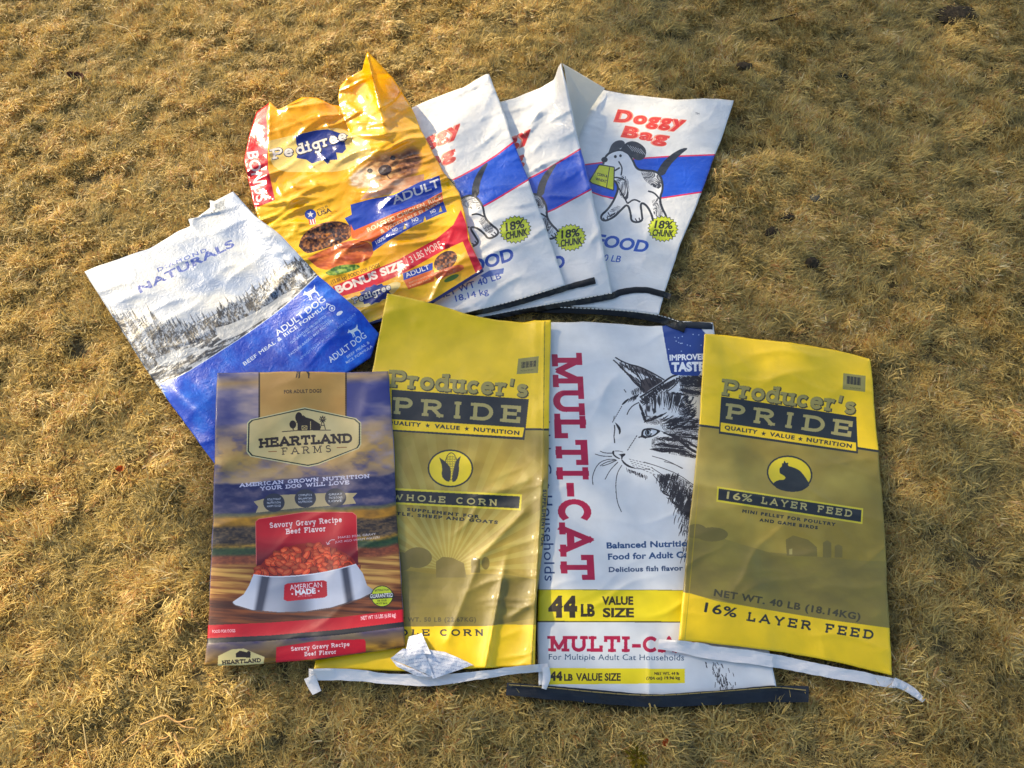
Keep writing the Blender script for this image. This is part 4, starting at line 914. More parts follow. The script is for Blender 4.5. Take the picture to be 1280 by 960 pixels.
# ------------------------------------------------------------------ resting heights: each bag lies on whatever is already there
CELL = .005; GX0, GY0 = -1.7, -.1; GW, GH = 720, 620
GXX, GYY = np.meshgrid(GX0 + np.arange(GW) * CELL, GY0 + np.arange(GH) * CELL)
H = .023 + .016 * (fbm(GXX * 5, GYY * 5, 3, 3) - .4)
COVER = np.zeros((GH, GW), bool); TAPE = np.zeros((GH, GW), bool)
def sample(A, x, y):
    fx = np.clip((x - GX0) / CELL, 0, GW - 1.001); fy = np.clip((y - GY0) / CELL, 0, GH - 1.001)
    ix = fx.astype(int); iy = fy.astype(int); a = fx - ix; b = fy - iy
    return (A[iy, ix] * (1 - a) + A[iy, ix + 1] * a) * (1 - b) + (A[iy + 1, ix] * (1 - a) + A[iy + 1, ix + 1] * a) * b
def cover(pts, z=.035):
    gx, gy = ground(*np.asarray(pts, float).T, z)
    r = polymask(loop_edges(np.stack([(gx - GX0) / CELL, (gy - GY0) / CELL], -1)), GW, GH)
    m = np.zeros((GH, GW), bool)
    if r: m[r[0]] = r[1]
    return m
def drape(stiff=5):
    B = H + .003
    for s in (stiff, stiff, 3, 2): B = np.maximum(blur(B, s), H + .0025)
    return blur(B, 1.0) + .0008
def raise_to(x, y, z, thick=0.0):
    ix = np.clip(np.round((x - GX0) / CELL).astype(int), 0, GW - 1); iy = np.clip(np.round((y - GY0) / CELL).astype(int), 0, GH - 1)
    np.maximum.at(H, (iy.ravel(), ix.ravel()), (z + thick).ravel())

def link(o, parent=None, center=None):
    COL.objects.link(o)
    if parent is not None: o.parent = parent
    return o
def mesh_obj(name, V, F, material, parent=None, smooth_=True, uv=None, center=(0, 0, 0)):
    me = bpy.data.meshes.new(name)
    V = np.asarray(V, float) - np.asarray(center, float)
    F = np.asarray(F, np.int32)
    me.vertices.add(len(V)); me.vertices.foreach_set("co", V.ravel())
    me.loops.add(F.size); me.loops.foreach_set("vertex_index", F.ravel())
    me.polygons.add(len(F)); me.polygons.foreach_set("loop_start", np.arange(0, F.size, F.shape[1], dtype=np.int32))
    me.update(calc_edges=True); me.validate()
    me.polygons.foreach_set("use_smooth", np.full(len(me.polygons), smooth_))
    if uv is not None:
        l = me.uv_layers.new(name="print")
        idx = np.zeros(len(me.loops), np.int32); me.loops.foreach_get("vertex_index", idx)
        l.data.foreach_set("uv", np.asarray(uv, np.float32)[idx].ravel())
    if material: me.materials.append(material)
    me.update()
    o = bpy.data.objects.new(name, me)
    return link(o, parent)
def empty(name, loc, label, cat, group=None):
    e = bpy.data.objects.new(name, None); e.empty_display_size = .1; COL.objects.link(e); e.location = loc
    e['label'] = label; e['category'] = cat
    if group: e['group'] = group
    return e
def grid_faces(ny, nx):
    i = np.arange(ny * nx).reshape(ny, nx)
    return np.stack([i[:-1, :-1], i[1:, :-1], i[1:, 1:], i[:-1, 1:]], -1).reshape(-1, 4)
def coons(o, nx, ny):
    T = spline(o['top'], nx); B = spline(o['bottom'], nx); Lf = spline(o['left'], ny); R = spline(o['right'], ny)
    u = np.linspace(0, 1, nx)[None, :, None]; v = np.linspace(0, 1, ny)[:, None, None]
    P = (1 - v) * T[None] + v * B[None] + (1 - u) * Lf[:, None] + u * R[:, None]
    P -= (1 - u) * (1 - v) * T[0] + u * (1 - v) * T[-1] + (1 - u) * v * B[0] + u * v * B[-1]
    return P
def solve(P, base, add, it=7):
    """points of the surface base(x, y) + add seen at pixels P"""
    z = np.full(P.shape[:-1], .04)
    for _ in range(it):
        x, y = ground(P[..., 0], P[..., 1], z)
        z = .5 * z + .5 * (sample(base, x, y) + add)
    x, y = ground(P[..., 0], P[..., 1], z)
    return np.stack([x, y, z], -1)
def creases(X, Y, seed, n, ang, sd, amp, wid, length, sharp=1.0):
    R = np.random.default_rng(seed); out = np.zeros_like(X)
    x0, x1, y0, y1 = X.min(), X.max(), Y.min(), Y.max()
    for _ in range(n):
        cx, cy = R.uniform(x0, x1), R.uniform(y0, y1); a = math.radians(R.normal(ang, sd))
        c, s_ = math.cos(a), math.sin(a); A = amp * R.uniform(.3, 1.0); w = wid * R.uniform(.5, 1.6); l = length * R.uniform(.5, 1.5)
        p = (X - cx) * c + (Y - cy) * s_; d = -(X - cx) * s_ + (Y - cy) * c
        d = d + .006 * np.sin(p * 40 + cx * 50)
        side = np.where(d > 0, d / w, -d / (w * R.uniform(.5, 2.0)))
        out += A * np.exp(-side ** sharp) * np.exp(-(p / l) ** 2)
    return out
def segd(P, a, b):
    a = np.array(a, float); b = np.array(b, float); d = b - a
    t = np.clip(((P - a) @ d) / (d @ d), 0, 1)
    return np.hypot(*np.moveaxis(P - (a + t[..., None] * d), -1, 0)), t

BAGM = {}
def make_bag(key, name, label, cat, group, m, thick=.004, wr=None, back=(225, 225, 225), stiff=5, step=2.3):
    global H, COVER
    o = OUT[key]
    T = np.array(o['top'], float); Lf = np.array(o['left'], float); R_ = np.array(o['right'], float); B_ = np.array(o['bottom'], float)
    ln = lambda p: np.hypot(*np.diff(p, axis=0).T).sum()
    nx = int(max(ln(T), ln(B_)) / step); ny = int(max(ln(Lf), ln(R_)) / step)
    P = coons(o, nx, ny)
    u = np.linspace(0, 1, nx)[None]; v = np.linspace(0, 1, ny)[:, None]; sd_ = len(name) + nx
    P[..., 0] += 3.4 * (fbm(v * 7 + 0 * u, u * 1.5, sd_, 4) - .5); P[..., 1] += 3.0 * (fbm(u * 5, v * 1.5 + 9, sd_ + 4, 4) - .5)
    X, Y = ground(P[..., 0], P[..., 1], .03)
    edge = np.minimum(np.minimum(u, 1 - u) * ln(B_), np.minimum(v, 1 - v) * ln(Lf))      # pixels from the rim
    add = .0025 + thick * (1 - np.exp(-edge / 14)) 
    for k_, (cu, cv_) in enumerate(((0, 0), (1, 0), (1, 1), (0, 1))): add = add + (.004 + .005 * ((sd_ * (k_ + 3)) % 5) / 5) * np.exp(-np.hypot((u - cu) * ln(B_), (v - cv_) * ln(Lf)) / 16)
    if wr is not None: add = add + wr(P, X, Y, u, v, edge)
    base = drape(stiff)
    V = solve(P, base, add)
    cen = np.array([V[..., 0].mean(), V[..., 1].mean(), 0.0])
    e = empty(name, cen, label, cat, group)
    a = ART[key]
    uvx, uvy = a.uv(P)
    # front sheet with a folded-down rim
    n = nx * ny
    ring = np.concatenate([np.arange(nx), np.arange(1, ny) * nx + nx - 1, (ny - 1) * nx + np.arange(nx - 2, -1, -1), np.arange(ny - 2, 0, -1) * nx])
    Vf = V.reshape(-1, 3); low = Vf[ring].copy(); low[:, 2] = np.minimum(low[:, 2] - .002, np.maximum(sample(base, low[:, 0], low[:, 1]) + .0008, low[:, 2] - .004))
    F = grid_faces(ny, nx)[:, ::1]
    rr = np.roll(ring, -1); k = np.arange(len(ring)); kk = np.roll(k, -1)
    SK = np.stack([ring, rr, n + kk, n + k], -1)
    uvs = np.stack([uvx.ravel(), uvy.ravel()], -1); uvs = np.concatenate([uvs, uvs[ring]])
    mesh_obj('front_panel', np.concatenate([Vf, low]), np.concatenate([F, SK]), m, e, True, uvs, cen)
    # back sheet
    sub = P[::4, ::4]
    cxy = P.mean((0, 1)); sub = cxy + (sub - cxy) * .992
    Vb = solve(sub, base, np.full(sub.shape[:-1], .0006))
    Vb[..., 2] = np.minimum(Vb[..., 2], sample(base, Vb[..., 0], Vb[..., 1]) + .0006)
    mb = BAGM.get(back) or mat('bag_back', back, .55, .4); BAGM[back] = mb
    mesh_obj('back_panel', Vb.reshape(-1, 3), grid_faces(*sub.shape[:2]), mb, e, True, None, cen)
    raise_to(V[..., 0], V[..., 1], V[..., 2])
    mk = cover(outline(key)); COVER |= mk
    Hs = H.copy(); 
    for dx, dy in ((1, 0), (-1, 0), (0, 1), (0, -1)): Hs = np.maximum(Hs, np.where(mk, np.roll(H, (dy, dx), (0, 1)), 0))
    H = np.where(mk, Hs, H)
    return e, cen
def ribbon(name, parent, cen, pts, widths, m, lift=.002, n=70, thick=.0018, bulge=.002, wav=.0, seed=0, zend=None, zstart=None):
    """a tape following pixels pts across whatever lies under it"""
    global H, TAPE
    p = spline(smooth(pts, 2), n); d = np.gradient(p, axis=0); d /= np.hypot(*d.T)[:, None] + 1e-9
    nr = np.stack([-d[:, 1], d[:, 0]], 1)
    w = np.interp(np.linspace(0, 1, n), np.linspace(0, 1, len(widths)), widths)
    lat = np.linspace(-.5, .5, 7)
    if n > 30: w = w * (1 + .16 * (fbm(np.linspace(0, 22, n), np.zeros(n), seed + 2, 3) - .5)); p = p + nr * (1.6 * (fbm(np.linspace(0, 13, n), np.zeros(n), seed + 5, 3) - .5))[:, None]
    P = p[:, None] + nr[:, None] * (w[:, None] * lat[None])[..., None]
    t = np.linspace(0, 1, n)[:, None]
    add = lift + bulge * (1 - (2 * lat[None]) ** 2) + wav * (fbm(t * 14 + seed, lat[None] * 1.5, seed, 3))
    if zend: add = add + zend * np.clip((t - (1 - zend * 6)) / (zend * 6), 0, 1) ** 2
    if zstart: add = add + zstart * np.clip(1 - t * 3, 0, 1) ** 2
    A = blur(H, 1.6); A = np.maximum(A, H - .001)
    V = solve(P, A, add)
    TAPE |= cover(np.concatenate([P[:, 0], P[::-1, -1]]))
    Vb = V.copy(); Vb[..., 2] -= thick
    nn = n * 7
    F = grid_faces(n, 7); ring = np.concatenate([np.arange(7), np.arange(1, n) * 7 + 6, (n - 1) * 7 + np.arange(5, -1, -1), np.arange(n - 2, 0, -1) * 7])
    rr = np.roll(ring, -1)
    F = np.concatenate([F, F[:, ::-1] + nn, np.stack([ring, rr, rr + nn, ring + nn], -1)])
    o = mesh_obj(name, np.concatenate([V.reshape(-1, 3), Vb.reshape(-1, 3)]), F, m, parent, False, None, cen)
    raise_to(V[..., 0], V[..., 1], V[..., 2])
    return o
def thread(parent, cen, pts, m, w=.0009, dash=.006, gap=.003, name='stitching', lift=.0045):
    """a row of stitches along pixels pts"""
    p = spline(smooth(pts, 2), 400); A = blur(H, 1.0)
    V = solve(p[None], A, np.full((1, 400), lift))[0]
    s = np.r_[0, np.cumsum(np.linalg.norm(np.diff(V, axis=0), axis=1))]
    vs, fs = [], []; t = 0
    while t + dash < s[-1]:
        q = [np.array([np.interp(tt, s, V[:, i]) for i in range(3)]) for tt in (t, t + dash * .5, t + dash)]
        d = q[2] - q[0]; d /= np.linalg.norm(d); sd = np.cross(d, (0, 0, 1)) * w; up = np.array([0, 0, w])
        b = len(vs)
        for j, c in enumerate(q):
            h = up * (1.0 if j == 1 else .0)
            vs += [c - sd - up, c - sd + h, c + sd + h, c + sd - up]
        for j in (0, 4):
            for k in range(4): fs.append((b + j + k, b + j + (k + 1) % 4, b + j + 4 + (k + 1) % 4, b + j + 4 + k))
        t += dash + gap
    return mesh_obj(name, vs, fs, m, parent, True, None, cen)

def A_(px, py): return px, py
POLY = [('weave', 260, .00010), ('noise', 45, .0018), ('crease', 30, .0012), ('noise', 420, .00012)]
m_white = {k: mat(k + '_sheet', rough=.3, spec=.55, image=ART[k].image(), var=.10, varscale=22, transl=.12, bump=POLY, coat=.15) for k in ('white_a', 'white_b', 'white_c')}
m_blue = mat('blue_sheet', rough=.42, spec=.4, image=ART['blue'].image(), var=.10, varscale=22, bump=[('noise', 60, .0012), ('crease', 48, .0009), ('noise', 300, .00016)], coat=.06)
m_yell = mat('yellow_film', rough=.2, spec=.7, image=ART['yellow'].image(), transl=.30, bump=[('noise', 30, .0024), ('crease', 22, .0012), ('crease', 75, .0002)], coat=.22)
m_corn = mat('corn_sheet', rough=.36, spec=.5, image=ART['corn'].image(), var=.10, varscale=22, bump=[('weave', 230, .0001), ('noise', 30, .0011), ('crease', 18, .0006)], coat=.2)
m_layer = mat('layer_sheet', rough=.38, spec=.5, image=ART['layer'].image(), var=.10, varscale=22, bump=[('weave', 230, .00013), ('noise', 34, .0010), ('crease', 20, .0004)], coat=.2)
m_cat = mat('cat_sheet', rough=.4, spec=.45, image=ART['cat'].image(), var=.10, varscale=22, bump=[('weave', 280, .00006), ('noise', 24, .0009)], coat=.12)
m_farm = mat('farm_sheet', rough=.4, spec=.4, image=ART['farm'].image(), var=.10, varscale=22, bump=[('noise', 22, .0007), ('noise', 160, .00018)], coat=.08)
m_black = mat('black_tape', (20, 20, 20), .38, .3, bump=[('noise', 60, .0015)], var=.3, coat=.08)
m_navy = mat('navy_tape', (34, 40, 48), .5, .3, bump=[('noise', 60, .001)], var=.35, varscale=25)
m_paper = mat('white_paper_tape', (232, 230, 228), .6, .35, transl=.15, bump=[('noise', 90, .0008)])
m_thread = mat('white_thread', (225, 222, 212), .8, .2)
m_gold = mat('yellow_thread', (150, 132, 80), .8, .2)

# ------------------------------------------------------------------ cat food bag (lowest), then the fan of white bags
def wr_cat(P, X, Y, u, v, e):
    z = .006 * fbm(X * 9, Y * 9, 5, 3) + creases(X, Y, 3, 26, 8, 30, .0036, .009, .09)
    d, t = segd(P, (811, 800), (812, 872)); z += .004 * np.exp(-d / 7)
    return z
cat_e, cc = make_bag('cat', 'cat_food_bag', "white cat food bag with red MULTI-CAT lettering and an ink drawn cat head", 'bag', None, m_cat, .003, wr_cat)
ribbon('bottom_tape', cat_e, cc, [(633, 861), (690, 866), (760, 872), (815, 877), (900, 872), (960, 867), (1011, 868)], [16, 17, 17, 16, 18, 20, 20], m_navy, .001, 90, bulge=.0012, wav=.003, thick=.0012)
thread(cat_e, cc, [(636, 856), (690, 859.5), (740, 865), (815, 870.5), (900, 864.5), (960, 859.5), (975, 859), (1008, 863)], m_gold, .0007, .02, .001, lift=.0045)
ribbon('top_tape', cat_e, cc, [(846, 404.5), (868, 406), (891, 407.5)], [8, 8, 8], m_navy, .0015, 12)
# the two folded edges of the open mouth
def wr_c(P, X, Y, u, v, e):
    z = .007 * fbm(X * 8, Y * 8, 15, 3) + creases(X, Y, 13, 34, 24, 30, .004, .007, .05)
    return z
wc_e, wcc = make_bag('white_c', 'dog_food_bag', "rightmost white dog food bag of the fan, with red title and whole ink dog showing", 'bag', 'white dog food bags with a blue band', m_white['white_c'], .004, wr_c)
ribbon('bottom_tape', wc_e, wcc, [(668, 387), (716, 388), (770, 391), (824, 398), (857, 410)], [7, 7, 7, 8, 12], m_black, .0015, 60, bulge=.001, thick=.0012)
thread(wc_e, wcc, [(690, 383.6), (740, 385.5), (790, 389), (824, 393.5), (852, 403)], m_thread, .0008)
def wr_b(P, X, Y, u, v, e):
    z = .008 * fbm(X * 8, Y * 8, 25, 3) + creases(X, Y, 23, 60, 34, 14, .0085, .009, .05)
    d, t = segd(P, (701, 79), (716, 150)); z += .085 * np.exp(-d / 26) * (1 - t * .55)
    d, t = segd(P, (716, 150), (755, 320)); z += .012 * np.exp(-d / 9)
    return z
wb_e, wbc = make_bag('white_b', 'dog_food_bag', "middle white dog food bag of the fan, its open mouth standing up in a peak", 'bag', 'white dog food bags with a blue band', m_white['white_b'], .005, wr_b)
ribbon('bottom_tape', wb_e, wbc, [(598, 400), (660, 388), (720, 378), (765, 370.5), (778, 363.5), (805, 361.5), (824, 366), (838, 371)], [5, 6, 6, 6, 8, 8, 7, 7], m_black, .0015, 90, bulge=.001, thick=.0012, zend=.012)
thread(wb_e, wbc, [(612, 394), (660, 384.5), (720, 374.5), (765, 366)], m_thread, .0008)
def wr_a(P, X, Y, u, v, e):
    z = .008 * fbm(X * 8, Y * 8, 35, 3) + creases(X, Y, 34, 75, 30, 12, .0068, .009, .06)
    d, t = segd(P, (611, 93), (640, 175)); z += .022 * np.exp(-d / 22) * (1 - t * .6)
    return z
wa_e, wac = make_bag('white_a', 'dog_food_bag', "leftmost white dog food bag, half under the yellow bag, reading 18.14 kg", 'bag', 'white dog food bags with a blue band', m_white['white_a'], .005, wr_a)
ribbon('bottom_tape', wa_e, wac, [(556, 401), (583, 394), (630, 383), (680, 368.5), (707, 359.5), (744, 350.5)], [5, 6, 7, 7, 7, 8], m_black, .0015, 80, bulge=.0012, thick=.0012, wav=.003)
thread(wa_e, wac, [(556, 397), (583, 390), (630, 379.5), (680, 364.5), (705, 356.5)], m_thread, .0008)

# raised inner walls of the middle bag's open mouth
def tri_patch(name, parent, cen, Q, m, n=14, bow=.004, seed=1):
    """a curved sheet between four corners given as (pixel x, pixel y, height)"""
    C_ = np.array([[*(float(t) for t in ground(a, b, z)), z] for a, b, z in Q])
    u = np.linspace(0, 1, n)[None, :, None]; v = np.linspace(0, 1, n)[:, None, None]
    V = (1 - v) * ((1 - u) * C_[0] + u * C_[1]) + v * ((1 - u) * C_[3] + u * C_[2])
    V[..., 2] += bow * np.sin(np.pi * u[..., 0]) * np.sin(np.pi * v[..., 0]) + .002 * (fbm(V[..., 0] * 40, V[..., 1] * 40, seed, 2) - .5)
    B = V.copy(); B[..., 2] -= .0012
    return mesh_obj(name, np.concatenate([V.reshape(-1, 3), B.reshape(-1, 3)]), np.concatenate([grid_faces(n, n), grid_faces(n, n)[:, ::-1] + n * n]), m, parent, True, None, cen)
m_inner = mat('inner_weave', (226, 224, 214), .5, .4, transl=.45, bump=[('weave', 230, .00012), ('noise', 40, .001)])
def hz(px, py, d=0.0):
    x, y = ground(px, py, .05); return float(sample(H, x, y)) + d
tri_patch('mouth_wall', wb_e, wbc, [(703, 79, .118), (756, 110, .046), (737, 137, .052), (712, 100, .09)], m_inner, bow=-.006)
tri_patch('mouth_fold', wb_e, wbc, [(705, 82, .112), (737, 136, .054), (723, 172, .05), (712, 128, .075)], m_inner, bow=-.004, seed=5)

# ------------------------------------------------------------------ yellow plastic bag
def wr_y(P, X, Y, u, v, e):
    z = .014 * fbm(X * 9, Y * 9, 45, 3) + creases(X, Y, 43, 120, 26, 16, .012, .008, .07) + creases(X, Y, 44, 120, -30, 40, .007, .005, .03)
    top = np.exp(-v * 3.2)
    d, t = segd(P, (459, 64), (482, 165)); z += .11 * np.exp(-d / 24) * (1 - t * .75)
    d, t = segd(P, (433, 99), (455, 80)); z += .03 * np.exp(-d / 18)
    d, t = segd(P, (360, 135), (405, 128)); z += .035 * np.exp(-d / 26)
    d, t = segd(P, (337, 127), (335, 240)); z += .010 * np.exp(-d / 9)
    d, t = segd(P, (424, 132), (440, 175)); z -= .012 * np.exp(-d / 10)
    return np.maximum(z, 0)
ye_e, yec = make_bag('yellow', 'dog_food_bag', "crumpled glossy yellow plastic dog food bag with a puppy picture and blue splash logo", 'bag', None, m_yell, .006, wr_y, back=(206, 160, 40), step=1.9)
def wr_bl(P, X, Y, u, v, e):
    z = .010 * fbm(X * 7, Y * 7, 55, 3) + creases(X, Y, 53, 60, 30, 22, .005, .009, .06) + creases(X, Y, 54, 30, -40, 20, .0018, .006, .03)
    d, t = segd(P, (222, 490), (268, 530)); z += .012 * np.exp(-(d / 13) ** 2)
    d, t = segd(P, (238, 283), (252, 252)); z += .006 * np.exp(-d / 8)
    return z
bl_e, blc = make_bag('blue', 'dog_food_bag', "dog food bag with a snowy landscape above and a blue lower third, lying tilted", 'bag', None, m_blue, .005, wr_bl)

# ------------------------------------------------------------------ the two yellow and olive feed bags
def wr_co(P, X, Y, u, v, e):
    z = .009 * fbm(X * 7, Y * 7, 65, 3)
    c = creases(X, Y, 63, 60, 14, 22, .006, .006, .045) * np.clip((P[..., 0] - 560) / 50, 0, 1) * np.clip((P[..., 1] - 560) / 60, 0, 1)
    z += c
    d, t = segd(P, (634, 690), (606, 838)); z += .014 * np.exp(-d / 6) * np.clip(t * 3, .1, 1)
    d, t = segd(P, (678, 600), (664, 832)); z += .012 * np.exp(-d / 6)
    d, t = segd(P, (680, 402), (680, 600)); z += .003 * np.exp(-d / 4)
    d, t = segd(P, (600, 625), (660, 600)); z += .005 * np.exp(-d / 10)
    d, t = segd(P, (596, 700), (655, 640)); z += .007 * np.exp(-d / 8)
    d, t = segd(P, (640, 770), (668, 752)); z += .006 * np.exp(-d / 5)
    d, t = segd(P, (560, 800), (600, 700)); z += .005 * np.exp(-d / 9)
    z += .006 * np.exp(-np.hypot((P[..., 0] - 500), (P[..., 1] - 372)) / 30)
    return z
co_e, coc = make_bag('corn', 'feed_bag', "yellow and olive feed bag reading WHOLE CORN, partly under the farm picture bag", 'bag', 'yellow and olive feed bags', m_corn, .004, wr_co, back=(206, 180, 40))
ribbon('bottom_tape', co_e, coc, [(386, 843), (440, 843), (487, 849), (540, 851), (590, 845), (640, 838), (685, 834)], [15, 15, 13, 15, 11, 9, 10], m_paper, .003, 110, bulge=.0008, wav=.005, seed=3, thick=.001)
ribbon('tape_end', co_e, coc, [(387, 846), (391, 856), (396, 866)], [15, 14, 12], m_paper, .002, 14)
ribbon('tape_end', co_e, coc, [(682, 834), (684, 846), (680, 861)], [9, 10, 6], m_paper, .005, 14)
TAG = Art('tag_print', [(480, 785), (600, 785), (600, 860), (480, 860)], (224, 226, 232))
_r = random.Random(9)
for i in range(11):
    y = 797 + i * 4.6
    TAG.text("".join(_r.choice("aeionrstl mcd ") for _ in range(26)).strip() + "x", (486 + _r.random() * 5, y + 6), (536, y - 2), 1.9, (150, 156, 178))
    TAG.text("".join(_r.choice("aeionrstl mcd ") for _ in range(26)).strip() + "x", (540, y - 2), (592 - _r.random() * 6, y + 8), 1.9, (150, 156, 178))
m_tag = mat('printed_paper', rough=.6, spec=.3, image=TAG.image(), transl=.1, bump=[('noise', 120, .001), ('crease', 60, .001)])
def paper(name, parent, cen, Q, m, art, n=16, seed=1, bow=.003):
    z0 = hz(530, 825)
    C_ = np.array([[*(float(t) for t in ground(a, b, z0 + z)), z0 + z] for a, b, z in Q]); U = np.array([[a, b] for a, b, z in Q], float)
    u = np.linspace(0, 1, n)[None, :, None]; v = np.linspace(0, 1, n)[:, None, None]
    bil = lambda C: (1 - v) * ((1 - u) * C[0] + u * C[1]) + v * ((1 - u) * C[3] + u * C[2])
    V = bil(C_); Q2 = bil(U)
    V[..., 2] += bow * np.sin(np.pi * u[..., 0]) * np.sin(np.pi * v[..., 0]) + .009 * (fbm(V[..., 0] * 60, V[..., 1] * 60, seed, 3) - .5)
    uv = np.stack([t.ravel() for t in art.uv(Q2)], -1)
    B = V.copy(); B[..., 2] -= .0008
    return mesh_obj(name, np.concatenate([V.reshape(-1, 3), B.reshape(-1, 3)]), np.concatenate([grid_faces(n, n), grid_faces(n, n)[:, ::-1] + n * n]), m, parent, True, np.concatenate([uv, uv]), cen)
tg = paper('paper_label', co_e, coc, [(488, 823, .008), (504, 811, .022), (529, 812, .024), (543, 847, .006)], m_tag, TAG, n=22, seed=2, bow=.008)
tg['label'] = 'crumpled white printed paper label'
for nm, Q, s_ in (('label_fold', [(511, 796, .006), (527, 791, .010), (539, 818, .022), (507, 815, .018)], 3), ('label_fold', [(527, 811, .018), (556, 815, .005), (592, 831, .003), (541, 849, .004)], 4), ('label_fold', [(489, 824, .007), (540, 846, .007), (522, 845, .005), (496, 833, .004)], 7)):
    f_ = paper(nm, co_e, coc, Q, m_tag, TAG, seed=s_, n=18, bow=.004)
    f_.parent = tg
def wr_la(P, X, Y, u, v, e):
    z = .012 * fbm(X * 6, Y * 6, 75, 3) + creases(X, Y, 73, 34, 12, 28, .0045, .011, .08)
    d, t = segd(P, (868, 605), (985, 628)); z += .007 * np.exp(-d / 12)
    d, t = segd(P, (862, 650), (852, 800)); z += .004 * np.exp(-d / 6)
    d, t = segd(P, (940, 640), (1060, 690)); z += .004 * np.exp(-d / 22)
    return z
la_e, lac = make_bag('layer', 'feed_bag', "yellow and olive feed bag with a hen emblem, reading 16% LAYER FEED", 'bag', 'yellow and olive feed bags', m_layer, .004, wr_la, back=(206, 180, 40))
ribbon('bottom_tape', la_e, lac, [(823, 805), (850, 808), (900, 817), (950, 823), (1000, 832), (1050, 842), (1095, 850), (1120, 854)], [12, 17, 17, 16, 15, 15, 14, 12], m_paper, .003, 110, bulge=.0008, wav=.005, seed=8, thick=.001)
ribbon('tape_end', la_e, lac, [(1117, 852), (1134, 859), (1145, 867), (1155, 876)], [11, 10, 9, 5], m_paper, .002, 16, wav=.004)
# ------------------------------------------------------------------ farm picture bag, on top of two others
def wr_f(P, X, Y, u, v, e):
    z = .007 * fbm(X * 6, Y * 6, 85, 3) + creases(X, Y, 83, 24, 5, 25, .003, .01, .08)
    d, t = segd(P, (262, 806), (506, 786)); z += .004 * np.exp(-d / 8)
    return z
fa_e, fac = make_bag('farm', 'dog_food_bag', "dog food bag picturing a steel bowl of kibble below a barn badge", 'bag', None, m_farm, .004, wr_f, stiff=8)

# ------------------------------------------------------------------ the ground
def strawmat(name, ramp, transl=.35, rough=.55):
    m = bpy.data.materials.new(name); m.use_nodes = True; nt = m.node_tree; N = nt.nodes; L = nt.links
    b = N["Principled BSDF"]; b.inputs["Roughness"].default_value = rough; b.inputs["Specular IOR Level"].default_value = .35
    g = N.new("ShaderNodeNewGeometry")
    oi = N.new("ShaderNodeObjectInfo")
    n1 = N.new("ShaderNodeTexNoise"); n1.inputs["Scale"].default_value = 9; n1.inputs["Detail"].default_value = 3
    L.new(g.outputs["Position"], n1.inputs["Vector"])
    a = N.new("ShaderNodeMath"); a.operation = 'MULTIPLY'; a.inputs[1].default_value = .50; L.new(g.outputs["Random Per Island"], a.inputs[0])
    c = N.new("ShaderNodeMath"); c.operation = 'MULTIPLY_ADD'; c.inputs[1].default_value = .32; L.new(oi.outputs["Random"], c.inputs[0]); L.new(a.outputs[0], c.inputs[2])
    d = N.new("ShaderNodeMapRange"); d.inputs[1].default_value = .35; d.inputs[2].default_value = .65; d.inputs[3].default_value = 0; d.inputs[4].default_value = .34; L.new(n1.outputs[0], d.inputs[0])
    s = N.new("ShaderNodeMath"); s.operation = 'ADD'; L.new(c.outputs[0], s.inputs[0]); L.new(d.outputs[0], s.inputs[1])
    r = N.new("ShaderNodeValToRGB"); L.new(s.outputs[0], r.inputs[0])
    el = r.color_ramp.elements
    el[0].position = ramp[0][0]; el[0].color = srgb(ramp[0][1]); el[1].position = ramp[-1][0]; el[1].color = srgb(ramp[-1][1])
    for p, cc_ in ramp[1:-1]:
        x = el.new(p); x.color = srgb(cc_)
    L.new(r.outputs[0], b.inputs["Base Color"])
    tr = N.new("ShaderNodeBsdfTranslucent"); L.new(r.outputs[0], tr.inputs[0])
    ms = N.new("ShaderNodeMixShader"); ms.inputs[0].default_value = transl
    L.new(b.outputs[0], ms.inputs[1]); L.new(tr.outputs[0], ms.inputs[2]); L.new(ms.outputs[0], N["Material Output"].inputs[0])
    return m
m_soil = mat('thatch_soil', (128, 114, 80), .95, .1, bump=[('noise', 60, .012), ('noise', 300, .004)], var=.5, varscale=60)
# fine sheet near the camera joined to a large one that reaches the horizon
xs = np.concatenate([[-900, -200, -60, -20, -8], np.linspace(-4, 4, 161), [8, 20, 60, 200, 900]]); ys = np.concatenate([[-900, -200, -60, -20, -6], np.linspace(-2, 6, 161), [10, 20, 60, 200, 900]])
GX, GY = np.meshgrid(xs, ys)
GZ = .010 * (fbm(GX * 5, GY * 5, 3, 3) - .5) + .05 * (fbm(GX * .4, GY * .4, 9, 2) - .5) * np.clip((np.hypot(GX, GY - 1) - 2) / 4, 0, 1)
g = mesh_obj('ground', np.stack([GX, GY, GZ], -1).reshape(-1, 3), grid_faces(*GX.shape)[:, ::-1], m_soil)
g['kind'] = 'structure'

